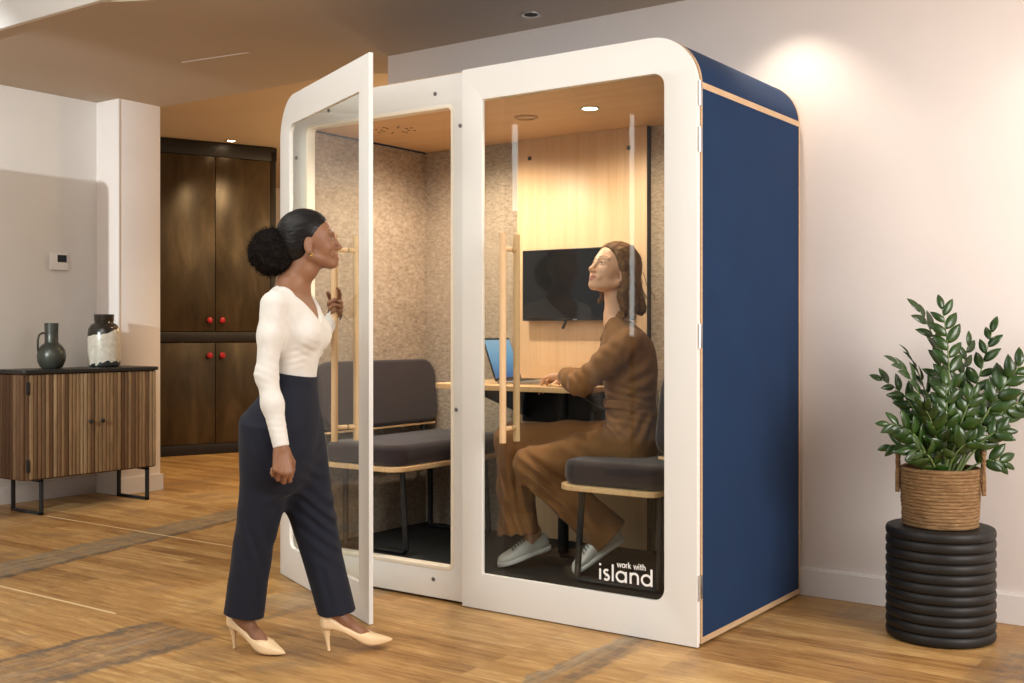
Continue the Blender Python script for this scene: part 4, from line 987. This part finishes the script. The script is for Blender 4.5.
S6 = Sculpt(); S6.loft(A_(292.2, 387), A_(294.6, 373.5), fP, [(0, 0, 0, .092, .140), (1, .001, 0, .0825, .1295)], .01, cap=.002); S6.mesh('waistband', .003, M['navy'], wA)
# pumps
def pump(Fr, L=.262):
    X = [0, .006, .02, .045, .075, .105, .13, .15, .166, .18, .20, .22, .24, .254, .262]
    zs = [.092, .086, .082, .078, .066, .046, .028, .014, .007, .004, .003, .004, .006, .009, .011]
    zt = [.118, .134, .138, .122, .098, .078, .063, .056, .055, .051, .042, .034, .026, .020, .015]
    wd = [.010, .022, .0295, .033, .0325, .0325, .035, .0385, .0395, .038, .032, .0235, .0145, .007, .002]
    _, Q = spl(X, np.stack([zs, zt, wd], 1), 70); xs = np.linspace(0, L, 70); R = []; hidden = -Vector(wA.location)
    for x, (a, c, w_) in zip(xs, Q):
        r = []
        for k in range(28):
            th = 2 * PI * k / 28; cy, sy = math.cos(th), math.sin(th)
            r.append(Vector(Fr(x, w_ * math.copysign(abs(cy) ** .55, cy), (a + c) / 2 + (c - a) / 2 * math.copysign(abs(sy) ** .55, sy))) + hidden)
        R.append(r)
    b = MB(); rings(b, R); sh = b.build('shoe', M['nude'], wA, angle=60)
    b = MB(); pth = [(.022, 0, .086), (.022, 0, .070), (.0235, 0, .045), (.026, 0, .02), (.027, 0, .0025)]; b.tube([tuple(Vector(Fr(*p)) + hidden) for p in pth], [.0185, .0135, .0085, .0062, .0058], 16); b.build('heel', M['nude'], sh)
pump(FR_); pump(FL_)
# ------------------------------------------------------------------ woman sitting in the pod at the laptop, looking up at the door
M['skinB'] = skin_mat('fair_skin', (.60, .35, .225), (.68, .42, .28), (.40, .125, .095), (.075, .036, .016)); M['irisB'] = flat('iris_hazel', (.09, .07, .035), .15)
t = NT('light_brown_hair'); co = t.coord(); a = t.noise(co, 70, 5, .65, .5); h_ = t.noise(co, 9, 3)
c = t.ramp(a, [(.3, (.055, .024, .009)), (.5, (.125, .060, .023)), (.7, (.24, .130, .055))]); c = t.mix(t.ramp(h_, [(.45, (0, 0, 0)), (.7, (.5, .5, .5))]), c, (.33, .19, .085))
M['hairB'] = t.bsdf(c, .62, 0, .18, bump=a, bstr=.35, bdist=.004)
M['suit'] = fabric('brown_twill', (.235, .110, .038), .10, 420, .85, .15, .15, .1)
M['button'] = flat('tortoise_button', (.08, .04, .02), .3)
M['sneaker'] = flat('white_canvas', (.74, .74, .70), .7, var=.04, scale=30); M['sole'] = flat('white_rubber_sole', (.80, .80, .77), .5, var=.02); M['lace'] = flat('grey_lace', (.16, .16, .16), .8)
DB = 4.94; PXB = DB / FPX
def B_(x, y, D=DB): return at(x, y, D)
rb_ = unit((B_(615, 331) - CP) * [1, 1, 0]); eB = np.array([rb_[1], -rb_[0], 0]); nB = rb_
def dirB(deg): a = math.radians(deg); return -eB * math.cos(a) - nB * math.sin(a)
wB = thing('person', 'woman in brown boiler suit and white sneakers seated at the laptop in the pod', 'person', tuple(B_(636, 460) * [1, 1, 0] + UP * .64))
p_ = math.radians(19); HB = Frame(B_(613.2, 271, 4.93), dirB(34) * math.cos(p_) + UP * math.sin(p_), UP + eB * .05, 1.06)
fB = dirB(3); lB = np.cross([0, 0, 1], fB); fQ = dirB(-18); lQ = np.cross([0, 0, 1], fQ)
def torsoB(S, rows, f, grow=0, k=.025, cap=.01):
    base, top = rows[0][0], rows[-1][0]; a, b = B_(628, base), B_(628, top); l = np.cross([0, 0, 1], f); secs = []
    for (y, cx, rx, ry) in rows:
        off = (cx - 628) * PXB * eB; secs.append(((y - base) / (top - base), off @ f, off @ l, rx + grow, ry + grow))
    return S.loft(a, b, f, secs, k, cap=cap)
rowsB = [(462, 632, .108, .165), (440, 632, .120, .176), (420, 632, .118, .160), (402, 631, .110, .142), (380, 630, .120, .145), (358, 628, .126, .155), (341, 626, .112, .168), (331, 623, .088, .150), (322, 618, .062, .095), (315, 614, .048, .056)]
cs_ = B_(629, 339); sN = cs_ + lB * .152; sF = cs_ - lB * .152
eN, wN = B_(581, 384, 4.80), B_(565, 375.5, 5.03); eF, wF = B_(592, 384, 5.20), B_(567, 374.5, 5.34)
hN, hF = B_(629, 444, 4.86), B_(627, 441, 5.01); kN, kF = B_(531, 466, 4.98), B_(512, 441, 5.13)
tF = at(500, 567, 5.06); tF[2] = .137; dF = unit(eB * .198 + nB * .12 + UP * .055); FF = None
tN = at(576, 574, 4.92); tN[2] = .138; dN = unit(eB * .216 + nB * .08 + UP * .140)
def shoe_frame(t_, d_):   # toe position, toe->heel direction
    f = -d_; return Frame(t_ - f * .262, f, UP)
FN, FFr = shoe_frame(tN, dN), shoe_frame(tF, dF)
aN, aF = FN(.062, 0, .105), FFr(.062, 0, .105)
S = Sculpt(); head(S, HB, .4)
S.limb([HB(-.030, 0, -.04), HB(-.045, 0, -.090), B_(615, 321)], [.046, .044, .050], .022); S.cap(B_(620, 328) + lB * .03, B_(620, 328) - lB * .03, .05, .05, .03)
torsoB(S, rowsB, fB, -.016, .03)
for s, e_, w_ in ((sN, eN, wN), (sF, eF, wF)): S.limb([s, s + (e_ - s) * .5, e_, e_ + (w_ - e_) * .35, w_], [.042, .038, .031, .031, .0215], .02)
for h, k_, m_, a in ((hN, kN, kN + (aN - kN) * .6, aN), (hF, kF, B_(517, 505, 5.09), aF)): S.limb([h, k_, m_, a], [.075, .050, .043, .030], .02)
for Fr, a in ((FN, aN), (FFr, aF)): S.limb([a, Fr(.10, 0, .055), Fr(.17, 0, .030)], [.030, .026, .018], .02); S.ell(Fr(.035, 0, .05), (.028, .024, .028), Fr.A, .015)
hd = unit(B_(547, 376.5, 5.11) - wN); hand(S, wN, hd, -UP, nB * .9 - eB * .2, ((12, 26, 16), (10, 24, 16), (14, 28, 18), (16, 30, 20)), ((.7, .35, .6), (.9, .3, .3), (.95, .25, .1)), .93)
hd2 = unit(B_(550, 380, 5.36) - wF); hand(S, wF, hd2, -UP, -nB * .9 + eB * .2, ((15, 25, 15), (17, 26, 18), (20, 28, 18), (22, 30, 20)), ((.7, .35, .6), (.9, .3, .3), (.95, .25, .1)), .93)
S.mesh('body', .003, M['skinB'], wB, head_mat(HB, .6)); eyes(HB, wB, M['irisB'], (1, -.05, .05))
# hair, shoulder length and waved
S = Sculpt(); S.ell(HB(-.016, 0, .046), (.108, .0825, .0890), HB.A, .01); S.half(HB(.014, 0, 0), HB.f * .82 - HB.u * .59, .006, 'i')
S.ell(HB(-.066, 0, -.010), (.060, .076, .085), HB.A, .03)
for s in (1, -1): S.ell(HB(.006, s * .088, -.053), (.020, .026, .020), HB.A, .008, 's')
def lock(S, p0, p1, amp, n, r0, r1, ax, ph=0, k=.012):
    pts = []; ax = unit(ax); N = 12
    for i in range(N + 1):
        t_ = i / N; pts.append(p0 + (p1 - p0) * t_ + ax * amp * math.sin(ph + t_ * n * 2 * PI) * min(1, t_ * 2))
    rs = [r0 * (1 - t_) + r1 * t_ for t_ in np.linspace(0, 1, N + 1)]; rs[-1] *= .4; S.limb(pts, rs, k)
for (q, dx, dz, amp, n, r0, r1, ph, tow) in (((-.026, .072, -.025), -.020, -.140, .010, 1.3, .020, .017, .5, .020), ((-.050, .068, -.02), .004, -.155, .012, 1.3, .026, .018, 2., .02), ((-.080, .045, -.02), .030, -.135, .012, 1.3, .030, .018, 1.2, 0),
        ((-.098, .01, -.01), .028, -.145, .014, 1.2, .032, .016, .2, 0), ((-.088, -.035, -.02), .020, -.140, .012, 1.3, .030, .016, 3., 0), ((-.050, -.066, -.02), .0, -.135, .011, 1.4, .024, .014, .7, 0),
        ((-.010, -.070, -.02), -.022, -.118, .009, 1.5, .012, .006, 1.0, -.01), ((-.072, .060, -.03), .040, -.118, .010, 1.0, .020, .010, 4., 0)):
    p0 = HB(*q); lock(S, p0, p0 + eB * dx + UP * dz - nB * tow, amp, n, r0, r1, eB + .4 * nB, ph)
S.limb([HB(.055, .020, .088), HB(.030, .055, .075), HB(.004, .074, .035), HB(-.030, .076, .010)], [.008, .013, .014, .012], .012)
S.limb([HB(.060, .005, .090), HB(.045, -.045, .070), HB(.020, -.068, .030), HB(-.005, -.074, -.01)], [.008, .013, .014, .012], .012)
S.limb([HB(.034, .062, .052), HB(.008, .078, .012), HB(-.016, .084, -.022), HB(-.034, .082, -.060)], [.011, .014, .016, .016], .012)
def strands(V):
    q = HB.inv(V); o = np.empty(len(V))
    for i, x in enumerate(q): o[i] = mnoise.noise(Vector((x[0] * 50 + x[2] * 50, x[1] * 150, (x[2] - x[0]) * 16)))
    n = V - HB(-.02, 0, .0); n /= np.linalg.norm(n, axis=1)[:, None]; return V + n * (o * .0032)[:, None]
hairB = S.mesh('hair', .003, M['hairB'], wB, disp=strands)
b = MB(); rg = np.random.default_rng(8)
for k in range(46):
    q = np.array((rg.uniform(-.11, -.03), rg.uniform(-.05, .08), rg.uniform(-.02, .05))); p0 = HB(*q); dx = rg.uniform(0, .06); dz = -rg.uniform(.10, .17); ph = rg.uniform(0, 6); pts = []
    for i in range(12):
        t_ = i / 11; pts.append(tuple(p0 + eB * dx * t_ + UP * dz * t_ + (eB * .011 * math.sin(ph + t_ * 8) + nB * -.008 * math.cos(ph + t_ * 8)) * t_ - nB * .012 * t_))
    b.tube(pts, [.0016] * 11 + [.0005], 5)
b.build('loose_strands', M['hairB'], hairB)
# boiler suit
S = Sculpt(); torsoB(S, rowsB, fB, 0, .03)
for s in (1, -1): S.ell(B_(627, 362) + fB * .075 + lB * s * .062, (.046, .056, .058), Frame((0, 0, 0), fB).A, .035)
for s, e_, w_ in ((sN, eN, wN), (sF, eF, wF)):
    S.limb([s + UP * -.004, s + (e_ - s) * .45, e_, e_ + (w_ - e_) * .45, w_ + (w_ - e_) * .02], [.058, .056, .050, .048, .038], .03)
for h, k_, a, hem in ((hN, kN, aN, aN + unit(aN - kN) * .070), (hF, kF, aF, B_(519, 537, 5.07))):
    sh = unit(hem - k_); S.limb([h, h + (k_ - h) * .5, k_], [.094, .088, .079], .035)
    S.limb([k_, k_ + (hem - k_) * .5, hem], [.079, .084, .094], .03)
    S.cap(hem - sh * .05, hem + sh * .12, .070, .080, .004, 's'); S.half(hem - sh * .012, -sh, .004, 's', hem - .16, hem + .16)
zV = B_(604, 341)[2]; cT = B_(620, 333)
def vneckB(P):
    q = P - cT; l = q @ lB; f = q @ fB; dz = P[:, 2] - zV; return np.maximum((np.abs(l) - .55 * dz) * .86, .012 - f)
S.add(vneckB, cT - .22, cT + .22, .006, 's'); S.limb([HB(-.030, 0, -.08), B_(615, 317)], [.054, .056], .008, 's')
for w_, e_ in ((wN, eN), (wF, eF)): d_ = unit(w_ - e_); S.half(w_ - d_ * .012, -d_, .004, 's', w_ - .09, w_ + .09)
Fd = S.fold
Fd(eN, eB * .8 + UP * .6, .045, .0060, .085); Fd(B_(612, 362, 4.78), eB * .6 + UP * .8, .060, .005, .11); Fd(B_(640, 378, 4.80), UP * .8 - eB * .6, .060, .006, .10, 1.0)
Fd(B_(628, 404, 4.82), UP + eB * .2, .036, .0055, .10); Fd(B_(612, 430, 4.84), eB * .75 + UP * .65, .050, .0065, .11); Fd(B_(640, 428, 4.82), eB * .8 - UP * .6, .055, .006, .09, 2.)
Fd(B_(575, 446, 4.84), eB * .5 + UP * .85, .070, .0045, .13); Fd(B_(535, 474, 4.90), UP * .8 + eB * .5, .055, .009, .09); Fd(B_(548, 498, 4.88), UP * .8 + eB * .6, .050, .009, .10, 1.); Fd(B_(575, 525, 4.86), UP * .6 + eB * .8, .055, .008, .11)
Fd(B_(506, 480, 5.03), eB + UP * .1, .050, .009, .13); Fd(B_(512, 520, 5.03), UP * .3 + eB, .055, .009, .11); Fd(B_(598, 425, 4.80), eB * .7 + UP * .7, .05, .007, .09); Fd(B_(625, 350, 4.80), eB - UP * .7, .05, .004, .07)
suit = S.mesh('boiler_suit', .0033, M['suit'], wB)
# collar, belt, buttons
S = Sculpt()
for s in (1, -1):
    pts = [B_(618, 311) - fB * .052 + lB * s * .02, B_(618, 315) + lB * s * .060 - fB * .01, B_(620, 326) + lB * s * .060 + fB * .050, B_(623, 339) + lB * s * .030 + fB * .096]
    for i in range(3): S.cap(pts[i], pts[i + 1], (.017, .020, .022)[i], (.020, .022, .009)[i], .01, sq=(unit(((pts[i] + pts[i + 1]) / 2 - B_(620, 326)) * [1, 1, .2] + UP * .03), 3.2))
S.mesh('collar', .0032, M['suit'], wB)
S = Sculpt(); S.loft(B_(629.5, 407), B_(629.5, 399), fB, [(0, 0, 0, .117, .149), (1, 0, 0, .114, .146)], .01, cap=.003)
S.mesh('belt', .0033, M['suit'], wB)
b = MB(); c_ = B_(629.5, 403) + fB * .107 + lB * .052 - np.array(wB.location); x_ = unit(lB * .8 - fB * .5)
b.tube([tuple(c_ + x_ * dx + UP * dz) for dx, dz in ((-.02, -.02), (.02, -.02), (.02, .02), (-.02, .02))], .0035, 8, closed=True); b.build('buckle', M['button'], wB)
# sneakers
def sneaker(Fr, L=.268):
    X = [0, .012, .04, .08, .12, .16, .20, .235, .256, .268]; wd = [.012, .027, .034, .034, .035, .041, .044, .038, .024, .004]; zt = [.060, .078, .074, .070, .082, .072, .054, .046, .038, .026]
    _, Q = spl(X, np.stack([wd, zt], 1), 60); xs = np.linspace(0, L, 60); hid = -Vector(wB.location); R, R2 = [], []
    for x, (w_, c) in zip(xs, Q):
        w_ = max(w_, .003); lo = .004
        R.append([Vector(Fr(x, .93 * w_ * math.copysign(abs(math.cos(a)) ** .7, math.cos(a)), (lo + .012 + c) / 2 + (c - lo - .012) / 2 * math.copysign(abs(math.sin(a)) ** .75, math.sin(a)))) + hid for a in np.linspace(0, 2 * PI, 28, endpoint=False)])
        xx = x * 1.02 - .003
        R2.append([Vector(Fr(xx, (w_ + .0012) * math.copysign(abs(math.cos(a)) ** .4, math.cos(a)), .0105 + .0105 * math.copysign(abs(math.sin(a)) ** .4, math.sin(a)))) + hid for a in np.linspace(0, 2 * PI, 24, endpoint=False)])
    b = MB(); rings(b, R); sh = b.build('sneaker', M['sneaker'], wB, angle=60); b = MB(); rings(b, R2); b.build('sole', M['sole'], sh, angle=60)
    b = MB()
    for k in range(5):
        x = .122 + k * .016; z = .0875 - k * .0050
        b.tube([tuple(Vector(Fr(x + dx, y, z - (abs(y) / .022) ** 2 * .010)) + hid) for y, dx in ((-.022, .006), (-.011, .003), (0, 0), (.011, .003), (.022, .006))], .0030, 6)
    b.build('laces', M['lace'], sh)
sneaker(FN); sneaker(FFr)
# ------------------------------------------------------------------ camera, lights, view
cam = bpy.data.cameras.new('camera'); co_ = link('camera', cam, loc=tuple(CP))
co_.rotation_euler = (PI / 2, 0, YAW); cam.sensor_width = 36; cam.lens = 36 * FPX / 1024; cam.shift_y = -(341.5 - HOR) / 1024; cam.clip_start = .05
S = bpy.context.scene; S.camera = co_
vs_ = S.view_settings; vs_.view_transform = 'Standard'; vs_.look = 'None'; vs_.gamma = 1; vs_.use_curve_mapping = False; vs_.exposure = .1
S.cycles.max_bounces = 10; S.cycles.transparent_max_bounces = 16; S.cycles.use_denoising = True; S.cycles.sample_clamp_indirect = 6
w = bpy.data.worlds.new('room_ambient'); S.world = w; w.use_nodes = True
w.node_tree.nodes['Background'].inputs[0].default_value = (1, .96, .92, 1); w.node_tree.nodes['Background'].inputs[1].default_value = .36
def lamp(name, typ, loc, energy, col, target=None, **kw):
    l = bpy.data.lights.new(name, typ); l.energy = energy; l.color = col
    for k, v in kw.items(): setattr(l, k, v)
    o = link(name, l, loc=loc)
    if target is not None: o.rotation_euler = (Vector(target) - Vector(loc)).to_track_quat('-Z', 'Y').to_euler()
    return o
lamp('studio_softbox', 'AREA', (-1.2, -5.2, 2.6), 54, (.97, 1, 1), (-1.4, 0, 1.0), shape='RECTANGLE', size=2.2, size_y=1.6)
lamp('right_fill', 'AREA', (4.4, -1.1, 2.2), 215, (1, .93, .88), (.6, 1.0, 1.3), shape='RECTANGLE', size=2.0, size_y=2.0)  # added fill that brightens the white wall from the right
lamp('overhead_fill', 'AREA', (-1.5, -2.9, 3.5), 90, (1, .94, .85), (-1.4, -2.4, 0), shape='RECTANGLE', size=3.6, size_y=2.2)  # added fill above the front area to light the floor
# recessed ceiling spots along the white wall
for x, e_ in ((-1.34, 18), (-.02, 20), (1.30, 15)):
    lamp('ceiling_spot', 'SPOT', (x, .80, 2.80), e_, (1, .86, .70), (x, .92, 0), spot_size=math.radians(100), spot_blend=.7, shadow_soft_size=.03)
# hard flash from the front left: the added blocker outside the frame throws its shadow on the left wall
lamp('studio_flash', 'SPOT', (-3.0, -5.0, 2.36), 900, (.92, .99, 1), (-5.5, 1.0, 1.55), spot_size=math.radians(37), spot_blend=.3, shadow_soft_size=.015)
lamp('pod_lamp', 'SPOT', (-.746, .449, 2.185), 38, (1, .79, .57), (-.8, .5, 0), spot_size=math.radians(165), spot_blend=.6, shadow_soft_size=.045)
lamp('pod_fill', 'SPOT', (-1.50, .449, 2.185), 70, (1, .82, .62), (-1.6, .5, 0), spot_size=math.radians(165), spot_blend=.6, shadow_soft_size=.045)  # added fill for the pod's left half, without a fixture
for (x, y) in ((-5.9, 2.75), (-4.6, 3.1), (-3.6, 2.3), (-4.6, 5.4)):
    lamp('far_room_spot', 'SPOT', (x, y, 3.0), 70, (1, .74, .42), (x - .2, y + .2, 0), spot_size=math.radians(120), spot_blend=.8, shadow_soft_size=.05)
lamp('cabinet_spot', 'SPOT', (-5.7, 3.0, 3.0), 70, (1, .78, .48), (-6.75, 3.5, 1.8), spot_size=math.radians(70), spot_blend=.9, shadow_soft_size=.05)
lamp('far_fill', 'POINT', (-5.0, 4.6, 2.2), 55, (1, .72, .38), shadow_soft_size=.12)  # added fill that warms the far ceiling, without a fixture
lamp('far_fill_two', 'POINT', (-3.4, 3.2, 2.2), 30, (1, .72, .38), shadow_soft_size=.12)  # second added fill for the far room
